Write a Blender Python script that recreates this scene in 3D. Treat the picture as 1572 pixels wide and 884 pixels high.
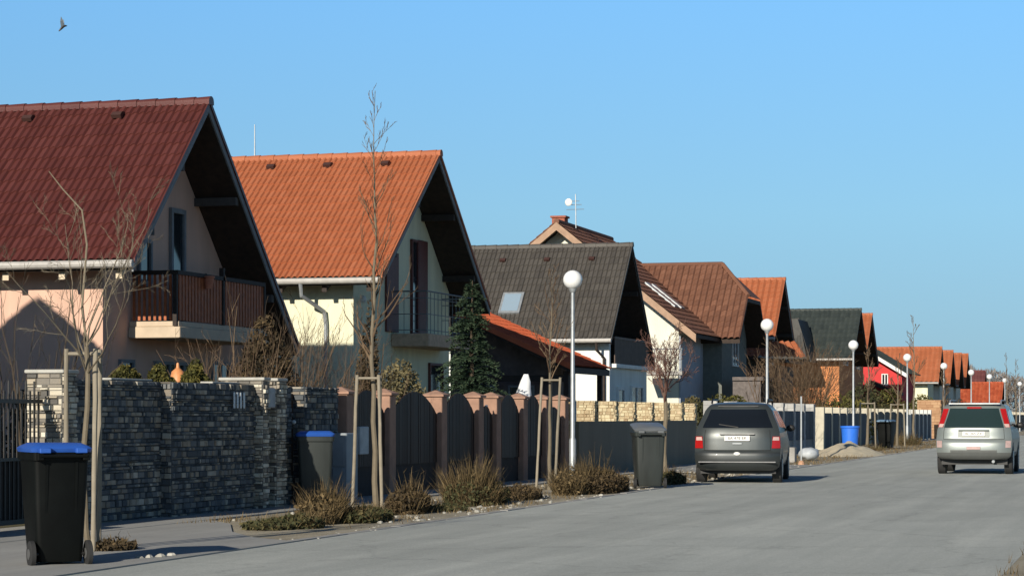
import bpy, math, random
from mathutils import Vector, Matrix
R = math.radians
for o in list(bpy.data.objects): bpy.data.objects.remove(o)
scn = bpy.context.scene
COL = scn.collection

# ------------------------------------------------------------------ camera
F, CX, HY, EYE = 3600.0, 786.0, 638.0, 1.4
TH = math.atan((1776 - CX) / F)
cam_d = bpy.data.cameras.new('camera'); cam = bpy.data.objects.new('camera', cam_d); COL.objects.link(cam)
cam.location = (0, 0, EYE); cam.rotation_euler = (R(90), 0, TH)
cam_d.sensor_width = 36; cam_d.lens = 36 * F / 1572
cam_d.shift_y = (HY - 442) / 1572; cam_d.clip_end = 6000; cam_d.clip_start = 0.5
scn.camera = cam
# ------------------------------------------------------------------ light
SUN_EL, SUN_AZ = R(21.5), R(8)           # shadows run along +Y, turned SUN_AZ towards +X
w = bpy.data.worlds.new('World'); scn.world = w; w.use_nodes = True
nt = w.node_tree; nt.nodes.clear()
SKA, SKB, SKS = 0.16, 0.24, 0.109
SKT0, SKT1, SKT2, SKT3 = (0.95, 0.82, 0.62), (1.06, 1.15, 0.97), (0.96, 1.25, 1.27), (0.42, 0.47, 0.53)
sky = nt.nodes.new('ShaderNodeTexSky'); sky.sky_type = 'NISHITA'; sky.sun_disc = False
sky.sun_elevation = SUN_EL; sky.sun_rotation = R(180) + SUN_AZ
sky.altitude = 300; sky.air_density = 1.0; sky.dust_density = 0.25; sky.ozone_density = 4.0
tc = nt.nodes.new('ShaderNodeTexCoord')
sep = nt.nodes.new('ShaderNodeSeparateXYZ'); cmb = nt.nodes.new('ShaderNodeCombineXYZ')
def sky_ramp(stops):
    r = nt.nodes.new('ShaderNodeValToRGB'); e = r.color_ramp.elements
    e[0].position, e[0].color = stops[0][0], (*stops[0][1], 1); e[1].position, e[1].color = stops[-1][0], (*stops[-1][1], 1)
    for p, c in stops[1:-1]: e.new(p).color = (*c, 1)
    nt.links.new(sep.outputs['Z'], r.inputs[0]); return r
zr_ = sky_ramp([(0.0, (SKA,)*3), (0.18, (SKB,)*3), (0.45, (0.55,)*3), (1.0, (1.0,)*3)])
tint = sky_ramp([(0.0, SKT0), (0.085, SKT1), (0.175, SKT2), (0.34, SKT3)])
mul = nt.nodes.new('ShaderNodeMix'); mul.data_type = 'RGBA'; mul.blend_type = 'MULTIPLY'; mul.inputs['Factor'].default_value = 1
bg = nt.nodes.new('ShaderNodeBackground'); bg.inputs['Strength'].default_value = SKS
wo = nt.nodes.new('ShaderNodeOutputWorld')
nt.links.new(tc.outputs['Generated'], sep.inputs[0])
nt.links.new(sep.outputs['X'], cmb.inputs['X']); nt.links.new(sep.outputs['Y'], cmb.inputs['Y']); nt.links.new(zr_.outputs[0], cmb.inputs['Z'])
nt.links.new(cmb.outputs[0], sky.inputs[0])
nt.links.new(sky.outputs[0], mul.inputs['A']); nt.links.new(tint.outputs[0], mul.inputs['B']); nt.links.new(mul.outputs['Result'], bg.inputs['Color'])
nt.links.new(bg.outputs[0], wo.inputs['Surface'])
sd = bpy.data.lights.new('sun', 'SUN'); sd.energy = 5.0; sd.angle = R(0.5); sd.color = (1.0, 0.92, 0.79)
so = bpy.data.objects.new('sun', sd); COL.objects.link(so)
sdir = Vector((math.sin(SUN_AZ) * math.cos(SUN_EL), math.cos(SUN_AZ) * math.cos(SUN_EL), -math.sin(SUN_EL)))
so.rotation_euler = sdir.to_track_quat('-Z', 'Y').to_euler(); so.location = (-10, -20, 30)
vs = scn.view_settings; vs.view_transform = 'Standard'; vs.look = 'None'; vs.gamma = 1; vs.exposure = 0.14
vs.use_curve_mapping = False
scn.cycles.max_bounces = 5; scn.cycles.use_denoising = True

# ------------------------------------------------------------------ materials
MATS = {}
def interp(tab, z):
    if z <= tab[0][0]: return tab[0][1]
    for (a, va), (b, vb) in zip(tab, tab[1:]):
        if z <= b: t = (z-a)/(b-a); t = t*t*(3-2*t)*.35+t*.65; return va+(vb-va)*t
    return tab[-1][1]
def nodes(name):
    m = bpy.data.materials.new(name); m.use_nodes = True
    n = m.node_tree; b = n.nodes['Principled BSDF']
    return m, n, b
def ramp_of(n, stops):
    r = n.nodes.new('ShaderNodeValToRGB'); e = r.color_ramp.elements
    e[0].position, e[0].color = stops[0][0], (*stops[0][1], 1)
    e[1].position, e[1].color = stops[-1][0], (*stops[-1][1], 1)
    for p, c in stops[1:-1]:
        x = e.new(p); x.color = (*c, 1)
    return r
def noise(n, scale, detail=4, vec=None, rough=0.6):
    t = n.nodes.new('ShaderNodeTexNoise'); t.inputs['Scale'].default_value = scale
    t.inputs['Detail'].default_value = detail; t.inputs['Roughness'].default_value = rough
    if vec is None:
        c = n.nodes.new('ShaderNodeTexCoord'); vec = c.outputs['Object']
    n.links.new(vec, t.inputs['Vector']); return t
def mat(name, col, rough=0.8, var=0.18, scale=6.0, metal=0.0, bump=0.0, bscale=60.0, spec=0.5, coat=0.0, streak=False, emit=None):
    """solid colour broken by two octaves of noise, optional bump and rain streaks"""
    if name in MATS: return MATS[name]
    m, n, b = nodes(name)
    b.inputs['Roughness'].default_value = rough; b.inputs['Metallic'].default_value = metal
    b.inputs['Specular IOR Level'].default_value = spec; b.inputs['Coat Weight'].default_value = coat
    vec = None
    if streak:
        c = n.nodes.new('ShaderNodeTexCoord'); q = n.nodes.new('ShaderNodeMapping')
        q.inputs['Scale'].default_value = (1, 1, 0.18); n.links.new(c.outputs['Object'], q.inputs[0]); vec = q.outputs[0]
    t = noise(n, scale, 6, vec)
    lo = tuple(max(0, c * (1 - var)) for c in col); hi = tuple(min(1, c * (1 + var)) for c in col)
    r = ramp_of(n, [(0.32, lo), (0.68, hi)])
    n.links.new(t.outputs['Fac'], r.inputs[0]); n.links.new(r.outputs[0], b.inputs['Base Color'])
    if bump:
        t2 = noise(n, bscale, 3); bp = n.nodes.new('ShaderNodeBump'); bp.inputs['Strength'].default_value = bump
        bp.inputs['Distance'].default_value = 0.02
        n.links.new(t2.outputs['Fac'], bp.inputs['Height']); n.links.new(bp.outputs[0], b.inputs['Normal'])
    MATS[name] = m; return m
def mat_attr(name, stops, rough=0.8, mixn=0.25, scale=3.0, bump=0.0, spec=0.3, transl=False):
    """colour from the per-face random value 'col', weathered by noise"""
    if name in MATS: return MATS[name]
    m, n, b = nodes(name); b.inputs['Roughness'].default_value = rough; b.inputs['Specular IOR Level'].default_value = spec
    a = n.nodes.new('ShaderNodeAttribute'); a.attribute_name = 'col'
    t = noise(n, scale, 5)
    mx = n.nodes.new('ShaderNodeMix'); mx.inputs['Factor'].default_value = mixn
    n.links.new(a.outputs['Fac'], mx.inputs['A']); n.links.new(t.outputs['Fac'], mx.inputs['B'])
    r = ramp_of(n, stops); n.links.new(mx.outputs['Result'], r.inputs[0]); n.links.new(r.outputs[0], b.inputs['Base Color'])
    if bump:
        t2 = noise(n, 40, 3); bp = n.nodes.new('ShaderNodeBump'); bp.inputs['Strength'].default_value = bump; bp.inputs['Distance'].default_value = 0.02
        n.links.new(t2.outputs['Fac'], bp.inputs['Height']); n.links.new(bp.outputs[0], b.inputs['Normal'])
    MATS[name] = m; return m
def glass(name='window_glass', col=(0.02, 0.025, 0.03), rough=0.06):
    if name in MATS: return MATS[name]
    m, n, b = nodes(name); b.inputs['Base Color'].default_value = (*col, 1); b.inputs['Roughness'].default_value = rough
    b.inputs['Specular IOR Level'].default_value = 0.8
    MATS[name] = m; return m

# ------------------------------------------------------------------ mesh builder
rnd = random.Random(7)
class MB:
    def __init__(s): s.v = []; s.f = []; s.c = []; s.m = []; s.mi = 0; s.smooth = False
    def add(s, vs_, fs, col=None):
        b = len(s.v); s.v += [tuple(v) for v in vs_]
        for f in fs:
            s.f.append(tuple(b + i for i in f)); s.c.append(rnd.random() if col is None else col); s.m.append(s.mi)
        return s
    def box(s, x0, x1, y0, y1, z0, z1, col=None):
        c = rnd.random() if col is None else col
        return s.add([(x0,y0,z0),(x1,y0,z0),(x1,y1,z0),(x0,y1,z0),(x0,y0,z1),(x1,y0,z1),(x1,y1,z1),(x0,y1,z1)],
                     [(0,3,2,1),(4,5,6,7),(0,1,5,4),(1,2,6,5),(2,3,7,6),(3,0,4,7)], c)
    def bbox(s, x0, x1, y0, y1, z0, z1, b=0.01, col=None):
        """box with chamfered edges"""
        c = rnd.random() if col is None else col
        X = [x0, x0+b, x1-b, x1]; Y = [y0, y0+b, y1-b, y1]; Z = [z0, z0+b, z1-b, z1]
        rings = []
        for z, i in ((Z[0],1),(Z[1],0),(Z[2],0),(Z[3],1)):
            a0, a1, b0, b1 = X[i], X[3-i], Y[i], Y[3-i]; k = b if i == 0 else b
            rings.append([(a0+k,b0,z),(a1-k,b0,z),(a1,b0+k,z),(a1,b1-k,z),(a1-k,b1,z),(a0+k,b1,z),(a0,b1-k,z),(a0,b0+k,z)])
        return s.loft(rings, True, True, c)
    def loft(s, rings, cap0=True, cap1=True, col=None, closed=True):
        n = len(rings[0]); vs_ = [p for r in rings for p in r]; fs = []
        for i in range(len(rings) - 1):
            for j in range(n if closed else n - 1):
                k = (j + 1) % n; fs.append((i*n+j, i*n+k, (i+1)*n+k, (i+1)*n+j))
        if cap0: fs.append(tuple(range(n - 1, -1, -1)))
        if cap1: fs.append(tuple((len(rings)-1)*n + j for j in range(n)))
        return s.add(vs_, fs, rnd.random() if col is None else col)
    def prism(s, poly, axis, a0, a1, col=None):
        """extrude a 2D polygon: axis 'x' -> poly is (y,z), 'y' -> (x,z), 'z' -> (x,y)"""
        def P(a, p): return {'x': (a, p[0], p[1]), 'y': (p[0], a, p[1]), 'z': (p[0], p[1], a)}[axis]
        return s.loft([[P(a0, p) for p in poly], [P(a1, p) for p in poly]], True, True, col)
    def tube(s, pts, rad, n=6, col=None, cap=True):
        pts = [Vector(p) for p in pts]
        if not isinstance(rad, (list, tuple)): rad = [rad] * len(pts)
        rings = []
        for i, p in enumerate(pts):
            d = (pts[min(i+1, len(pts)-1)] - pts[max(i-1, 0)])
            d = d.normalized() if d.length > 1e-9 else Vector((0,0,1))
            a = d.cross(Vector((0.31, 0.95, 0.05)) if abs(d.z) > 0.9 else Vector((0,0,1))).normalized(); b = d.cross(a)
            rings.append([tuple(p + a*rad[i]*math.cos(6.28318*k/n) + b*rad[i]*math.sin(6.28318*k/n)) for k in range(n)])
        return s.loft(rings, cap, cap, col)
    def ball(s, c, r, nu=16, nv=10, sc=(1,1,1), col=None):
        rings = []
        for i in range(nv + 1):
            t = -math.pi/2 + math.pi*i/nv; t = max(-1.56, min(1.56, t))
            rings.append([(c[0]+sc[0]*r*math.cos(t)*math.cos(6.28318*k/nu), c[1]+sc[1]*r*math.cos(t)*math.sin(6.28318*k/nu), c[2]+sc[2]*r*math.sin(t)) for k in range(nu)])
        return s.loft(rings, True, True, col)
    def disc_cyl(s, c, axis, r, h, n=24, col=None, prof=None):
        """lathe about axis ('x' or 'z' or 'y'); prof = [(offset, radius)]"""
        prof = prof or [(0, r), (h, r)]; rings = []
        for o_, rr in prof:
            ring = []
            for k in range(n):
                a = 6.28318*k/n; u, v = rr*math.cos(a), rr*math.sin(a)
                ring.append({'x': (c[0]+o_, c[1]+u, c[2]+v), 'y': (c[0]+u, c[1]+o_, c[2]+v), 'z': (c[0]+u, c[1]+v, c[2]+o_)}[axis])
            rings.append(ring)
        return s.loft(rings, True, True, col)
    def quad(s, a, b, c, d, col=None): return s.add([a, b, c, d], [(0,1,2,3)], col)
LOC = {}
def build(name, mb, mats, parent=None, smooth=False, local=False):
    me = bpy.data.meshes.new(name)
    off = LOC.get(parent.name, (0,0,0)) if parent else (0,0,0)
    if local: off = (0,0,0)
    me.from_pydata([(v[0]-off[0], v[1]-off[1], v[2]-off[2]) for v in mb.v], [], mb.f); me.update()
    if not isinstance(mats, (list, tuple)): mats = [mats]
    for m in mats: me.materials.append(m)
    if len(mats) > 1: me.polygons.foreach_set('material_index', [min(i, len(mats)-1) for i in mb.m])
    at = me.attributes.new('col', 'FLOAT', 'FACE'); at.data.foreach_set('value', mb.c)
    if smooth: me.polygons.foreach_set('use_smooth', [True]*len(mb.f))
    me.update()
    o = bpy.data.objects.new(name, me); COL.objects.link(o)
    if smooth and smooth != 'all':
        try: me.set_sharp_from_angle(angle=R(40))
        except Exception: pass
    if parent: o.parent = parent; LOC[o.name] = off
    return o
def tag(o, label, cat, group=None, kind=None):
    if label: o['label'] = label
    if cat: o['category'] = cat
    if group: o['group'] = group
    if kind: o['kind'] = kind
    return o
def thing(name, label, cat, loc=(0,0,0), rz=0, group=None):
    o = bpy.data.objects.new(name, None); COL.objects.link(o); o.empty_display_size = 0.3
    o.location = loc; o.rotation_euler = (0, 0, rz); LOC[o.name] = tuple(loc)
    return tag(o, label, cat, group)
def struct(name, mb, m):
    o = build(name, mb, m); o['kind'] = 'structure'; return o
def copy_tree(o, parent=None):
    c = o.copy(); COL.objects.link(c)
    if parent: c.parent = parent; c.matrix_parent_inverse = o.matrix_parent_inverse.copy()
    for ch in [x for x in list(bpy.data.objects) if x.parent == o]: copy_tree(ch, c)
    return c
def gr(px, py, z=0.0):
    d = F*(EYE-z)/(py-HY); u = (px-CX)/F*d; s, c = math.sin(TH), math.cos(TH)
    return (-s*d+c*u, c*d+s*u)
def onx(px, x0):
    u = (px-CX)/F; s, c = math.sin(TH), math.cos(TH); d = x0/(-s+c*u); return (c+s*u)*d
def ony(px, y0):
    u = (px-CX)/F; s, c = math.sin(TH), math.cos(TH); d = y0/(c+s*u); return (-s+c*u)*d
def hz(x, y, py):
    d = -math.sin(TH)*x + math.cos(TH)*y; return EYE-(py-HY)/F*d
def text_obj(name, body, size, m, parent, loc, rot, extrude=0.002, sx=1.0):
    cu = bpy.data.curves.new(name, 'FONT'); cu.body = body; cu.size = size; cu.extrude = extrude; cu.align_x = 'CENTER'; cu.align_y = 'CENTER'
    t = bpy.data.objects.new(name, cu); COL.objects.link(t); bpy.context.view_layer.update()
    me = bpy.data.meshes.new_from_object(t.evaluated_get(bpy.context.evaluated_depsgraph_get()))
    bpy.data.objects.remove(t); bpy.data.curves.remove(cu)
    me.materials.clear(); me.materials.append(m)
    o = bpy.data.objects.new(name, me); COL.objects.link(o); o.parent = parent; o.location = loc; o.rotation_euler = rot; o.scale = (sx, 1, 1)
    return o

# ------------------------------------------------------------------ palette
M_wood_dark = mat('dark_stained_wood', (0.028, 0.018, 0.013), 0.75, 0.35, 9)
M_soffit = mat('brown_soffit_boards', (0.035, 0.022, 0.015), 0.8, 0.35, 7)
M_barge = mat('grey_bargeboard', (0.20, 0.21, 0.22), 0.7, 0.15, 5)
M_gutter = mat('painted_gutter', (0.42, 0.40, 0.37), 0.45, 0.15, 5)
M_white = mat('white_paint', (0.75, 0.74, 0.70), 0.6, 0.08, 5)
M_cream = mat('cream_beam_ends', (0.60, 0.50, 0.36), 0.7, 0.15, 5)
M_glass = glass()
M_metal = mat('galvanised_steel', (0.34, 0.36, 0.37), 0.45, 0.15, 8, metal=0.4)
M_iron = mat('black_iron', (0.015, 0.014, 0.013), 0.5, 0.2, 8)
M_stake = mat_attr('weathered_round_stake', [(0.2, (0.17, 0.145, 0.105)), (0.8, (0.31, 0.27, 0.205))], 0.85, 0.6, 9)
M_bark = mat_attr('grey_bark', [(0.2, (0.10, 0.08, 0.055)), (0.8, (0.22, 0.185, 0.13))], 0.9, 0.5, 8)
M_twig = mat_attr('brown_twigs', [(0.1, (0.09, 0.055, 0.035)), (0.9, (0.20, 0.14, 0.085))], 0.9, 0.3, 5)
M_twig_dark = mat_attr('dark_twigs', [(0.1, (0.035, 0.026, 0.018)), (0.9, (0.10, 0.075, 0.05))], 0.9, 0.3, 5)
M_straw = mat_attr('dry_stems', [(0.0, (0.030, 0.026, 0.012)), (0.45, (0.095, 0.066, 0.030)), (0.8, (0.19, 0.135, 0.065)), (1.0, (0.34, 0.26, 0.14))], 0.9, 0.2, 4)
M_shrubleaf = mat_attr('dull_olive_leaves', [(0.0, (0.018, 0.024, 0.010)), (0.5, (0.05, 0.052, 0.020)), (1.0, (0.13, 0.10, 0.04))], 0.8, 0.35, 2)
M_darkleaf = mat_attr('brown_dead_leaves', [(0.0, (0.022, 0.017, 0.010)), (0.6, (0.065, 0.045, 0.022)), (1.0, (0.14, 0.095, 0.045))], 0.85, 0.3, 2)
M_thuja = mat_attr('thuja_green', [(0.0, (0.022, 0.026, 0.006)), (0.55, (0.085, 0.080, 0.018)), (1.0, (0.19, 0.15, 0.035))], 0.8, 0.3, 2)
M_spruce = mat_attr('spruce_needles', [(0.0, (0.014, 0.032, 0.020)), (0.55, (0.045, 0.080, 0.045)), (1.0, (0.12, 0.15, 0.08))], 0.75, 0.3, 2)
M_concrete = mat('concrete', (0.30, 0.29, 0.27), 0.9, 0.2, 1.5, bump=0.3, bscale=40)

# ------------------------------------------------------------------ ground
def ground_mat(name, cols, scale, scale2, bump=0.3, bscale=90):
    m, n, b = nodes(name); b.inputs['Roughness'].default_value = 0.92; b.inputs['Specular IOR Level'].default_value = 0.25
    t = noise(n, scale, 8); t2 = noise(n, scale2, 4)
    c = n.nodes.new('ShaderNodeTexCoord'); q = n.nodes.new('ShaderNodeMapping'); q.inputs['Scale'].default_value = (2.2, 0.12, 1)
    n.links.new(c.outputs['Object'], q.inputs[0]); t3 = noise(n, 1.0, 5, q.outputs[0])
    mx = n.nodes.new('ShaderNodeMix'); mx.inputs['Factor'].default_value = 0.4
    n.links.new(t.outputs['Fac'], mx.inputs['A']); n.links.new(t2.outputs['Fac'], mx.inputs['B'])
    mx2 = n.nodes.new('ShaderNodeMix'); mx2.inputs['Factor'].default_value = 0.5
    n.links.new(mx.outputs['Result'], mx2.inputs['A']); n.links.new(t3.outputs['Fac'], mx2.inputs['B'])
    r = ramp_of(n, cols); n.links.new(mx2.outputs['Result'], r.inputs[0]); n.links.new(r.outputs[0], b.inputs['Base Color'])
    t4 = noise(n, bscale, 3); bp = n.nodes.new('ShaderNodeBump'); bp.inputs['Strength'].default_value = bump; bp.inputs['Distance'].default_value = 0.012
    n.links.new(t4.outputs['Fac'], bp.inputs['Height']); n.links.new(bp.outputs[0], b.inputs['Normal'])
    return m
M_road = ground_mat('worn_light_asphalt', [(0.34, (0.34, 0.355, 0.325)), (0.5, (0.41, 0.425, 0.39)), (0.62, (0.48, 0.495, 0.45))], 0.35, 14, 0.35, 110)
def weather_road(m):
    n = m.node_tree; b = n.nodes['Principled BSDF']; src = b.inputs['Base Color'].links[0].from_socket
    c = n.nodes.new('ShaderNodeTexCoord'); wn = noise(n, 1.6, 4); wv = n.nodes.new('ShaderNodeVectorMath'); wv.operation = 'SCALE'; wv.inputs['Scale'].default_value = 0.9
    n.links.new(wn.outputs['Color'], wv.inputs[0]); ad = n.nodes.new('ShaderNodeVectorMath'); n.links.new(c.outputs['Object'], ad.inputs[0]); n.links.new(wv.outputs[0], ad.inputs[1])
    v = n.nodes.new('ShaderNodeTexVoronoi'); v.feature = 'DISTANCE_TO_EDGE'; v.inputs['Scale'].default_value = 0.33; n.links.new(ad.outputs[0], v.inputs['Vector'])
    cr = ramp_of(n, [(0.0, (0.84,)*3), (0.008, (0.93,)*3), (0.02, (1,)*3)]); n.links.new(v.outputs['Distance'], cr.inputs[0])
    ag = noise(n, 55, 3); ar = ramp_of(n, [(0.3, (0.80,)*3), (0.7, (1.12,)*3)]); n.links.new(ag.outputs['Fac'], ar.inputs[0])
    pv = n.nodes.new('ShaderNodeTexVoronoi'); pv.inputs['Scale'].default_value = 0.16; q = n.nodes.new('ShaderNodeMapping'); q.inputs['Scale'].default_value = (1.6, .5, 1); n.links.new(c.outputs['Object'], q.inputs[0]); n.links.new(q.outputs[0], pv.inputs['Vector'])
    pr_ = ramp_of(n, [(0.0, (0.95,)*3), (1.0, (1.04,)*3)]); sp_ = n.nodes.new('ShaderNodeSeparateColor'); n.links.new(pv.outputs['Color'], sp_.inputs[0]); n.links.new(sp_.outputs[0], pr_.inputs[0])
    for k in (cr, ar, pr_):
        mx = n.nodes.new('ShaderNodeMix'); mx.data_type = 'RGBA'; mx.blend_type = 'MULTIPLY'; mx.inputs['Factor'].default_value = 1
        n.links.new(src, mx.inputs['A']); n.links.new(k.outputs[0], mx.inputs['B']); src = mx.outputs['Result']
    n.links.new(src, b.inputs['Base Color'])
weather_road(M_road)
M_pave = ground_mat('grey_paving', [(0.34, (0.25, 0.25, 0.235)), (0.66, (0.37, 0.365, 0.34))], 0.8, 20)
M_soil = ground_mat('garden_ground', [(0.3, (0.05, 0.045, 0.022)), (0.5, (0.11, 0.095, 0.045)), (0.7, (0.20, 0.17, 0.09))], 0.5, 9, 0.6, 30)
M_verge = ground_mat('sandy_gravel_verge', [(0.32, (0.16, 0.14, 0.10)), (0.5, (0.32, 0.28, 0.20)), (0.66, (0.46, 0.42, 0.33))], 1.2, 18, 0.8, 40)
struct('ground', MB().quad((-2500,-300,0),(1500,-300,0),(1500,3800,0),(-2500,3800,0)), M_soil)
mb = MB()
ys = [-40 + i*4 for i in range(40)] + [120 + i*20 for i in range(45)]
for a, b in zip(ys, ys[1:]):
    mb.quad((-9.15,a,0.012),(-1.3,a,0.012),(-1.3,b,0.012),(-9.15,b,0.012))
struct('road', mb, M_road)
# kerb line with slightly wandering edge stones laid nearly flush
mb = MB(); y = 8.0
while y < 420:
    L = 1.0 if y < 120 else 6.0
    if not (15 < y < 21.5 or 58 < y < 63):
        j = rnd.uniform(-0.012, 0.012); h = 0.019 + rnd.uniform(-0.005, 0.006)
        mb.box(-9.27+j, -9.15+j, y+0.012, y+L-0.012, -0.05, h)
    y += L
struct('kerb', mb, M_concrete)
struct('verge', MB().quad((-12.1,-10,0.008),(-9.15,-10,0.008),(-9.15,420,0.008),(-12.1,420,0.008)), M_verge)
mb = MB(); mb.quad((-1.3,-40,0.010),(1.2,-40,0.010),(1.2,420,0.010),(-1.3,420,0.010)); struct('roadside', mb, M_verge)
mb = MB(); mb.box(-13.6, -12.1, 2, 420, -0.05, 0.03); struct('pavement', mb, M_pave)
mb = MB()
mb.prism([(-12.1, 8), (-9.15, 8), (-9.15, 24.2), (-9.9, 24.9), (-10.6, 26.0), (-11.4, 27.9), (-12.1, 28.9)], 'z', -0.05, 0.026)
struct('driveway', mb, M_pave)
mb = MB(); mb.prism([(-12.1, 57.2), (-9.15, 56.2), (-9.15, 66.0), (-12.1, 65.2)], 'z', -0.05, 0.024); struct('driveway', mb, M_pave)

# ------------------------------------------------------------------ houses
def tile_mat(name, a, b, c, rough=0.55):
    return mat_attr(name, [(0.15, a), (0.5, b), (0.85, c)], rough, 0.55, 2.5, bump=0.15, spec=0.3)
T_brown = tile_mat('maroon_roof_tiles', (0.080, 0.024, 0.020), (0.103, 0.030, 0.025), (0.125, 0.040, 0.034), 0.42)
T_orange = tile_mat('orange_roof_tiles', (0.345, 0.108, 0.046), (0.385, 0.124, 0.054), (0.43, 0.148, 0.070), 0.65)
T_grey = tile_mat('charcoal_roof_tiles', (0.060, 0.054, 0.048), (0.080, 0.072, 0.063), (0.100, 0.090, 0.078), 0.55)
T_ochre = tile_mat('weathered_brown_tiles', (0.13, 0.058, 0.036), (0.18, 0.082, 0.050), (0.235, 0.11, 0.068), 0.75)
T_dark = tile_mat('dark_green_grey_tiles', (0.030, 0.038, 0.036), (0.042, 0.052, 0.048), (0.055, 0.065, 0.058), 0.6)
T_red = tile_mat('red_roof_tiles', (0.30, 0.055, 0.022), (0.40, 0.085, 0.034), (0.48, 0.125, 0.055), 0.7)
T_plum = tile_mat('plum_roof_tiles', (0.10, 0.035, 0.035), (0.14, 0.05, 0.048), (0.18, 0.07, 0.06), 0.7)

def tiles(mb, A, B, C, D, period=0.155, row=0.34, amp=None, step=0.024, sub=5, clip=None):
    """A,B: top edge ends; D,C: bottom edge ends (A above D). Rolled tiles as real relief."""
    A, B, C, D = map(Vector, (A, B, C, D))
    e1 = (B-A); wdt = max(e1.length, (C-D).length); e2 = (D-A); ht = max(e2.length, (C-B).length)
    nrm = e1.cross(e2).normalized()
    if nrm.z < 0: nrm = -nrm
    nc = max(1, round(wdt/period)); nr = max(1, round(ht/row)); nu = nc*sub
    vals = []; amp = amp or period*0.30
    for r in range(nr):
        for lip in (0, 1):
            v = (r + (0.0 if lip == 0 else 1.0)) / nr
            off = 0.0 if lip == 0 else step
            line = []
            L, Rr = A.lerp(D, v), B.lerp(C, v)
            for i in range(nu + 1):
                t = i / nu; ph = (i % sub) / sub
                h = amp * interp([(0, 0), (.2, .25), (.4, .72), (.6, 1), (.8, .92)], ph) + off
                line.append(tuple(L.lerp(Rr, t) + nrm*h))
            vals.append(line)
    base = len(mb.v)
    for l in vals: mb.v += l
    n = nu + 1
    tc_ = [[rnd.random() for _ in range(nc+2)] for _ in range(nr)]
    for k in range(len(vals) - 1):
        r = k // 2
        for i in range(nu):
            a = base + k*n + i
            if clip and not clip(mb.v[a]): continue
            mb.f.append((a, a+n, a+n+1, a+1)); mb.m.append(mb.mi)
            mb.c.append(tc_[r][i//sub])
    return mb

def window(parent, face, a0, a1, z0, z1, pos, fm=None, gm=None, name='window', mull=1, bar=0.06):
    """face 'x' : in a plane x=pos facing +X, a = y ; face 'y' : plane y=pos facing -Y, a = x"""
    fm = fm or M_white; gm = gm or M_glass
    fr = MB()
    def bx(m_, a, b, c, d, p0, p1):
        if face == 'x': m_.box(pos+p0, pos+p1, a, b, c, d)
        else: m_.box(a, b, pos-p1, pos-p0, c, d)
    bx(fr, a0, a0+bar, z0, z1, 0.0, 0.07); bx(fr, a1-bar, a1, z0, z1, 0.0, 0.07)
    bx(fr, a0+bar, a1-bar, z1-bar, z1, 0.0, 0.068); bx(fr, a0+bar, a1-bar, z0, z0+bar, 0.0, 0.068)
    for k in range(mull):
        c = a0 + (a1-a0)*(k+1)/(mull+1); bx(fr, c-bar/2, c+bar/2, z0+bar, z1-bar, 0.0, 0.06)
    o = build(name, fr, fm, parent)
    g = MB(); bx(g, a0+bar, a1-bar, z0+bar, z1-bar, 0.005, 0.025); build('pane', g, gm, o)
    if name == 'window':
        s_ = MB(); bx(s_, a0-0.06, a1+0.06, z0-0.05, z0-0.002, 0.0, 0.13); build('sill', s_, M_concrete, o)
    return o

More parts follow.
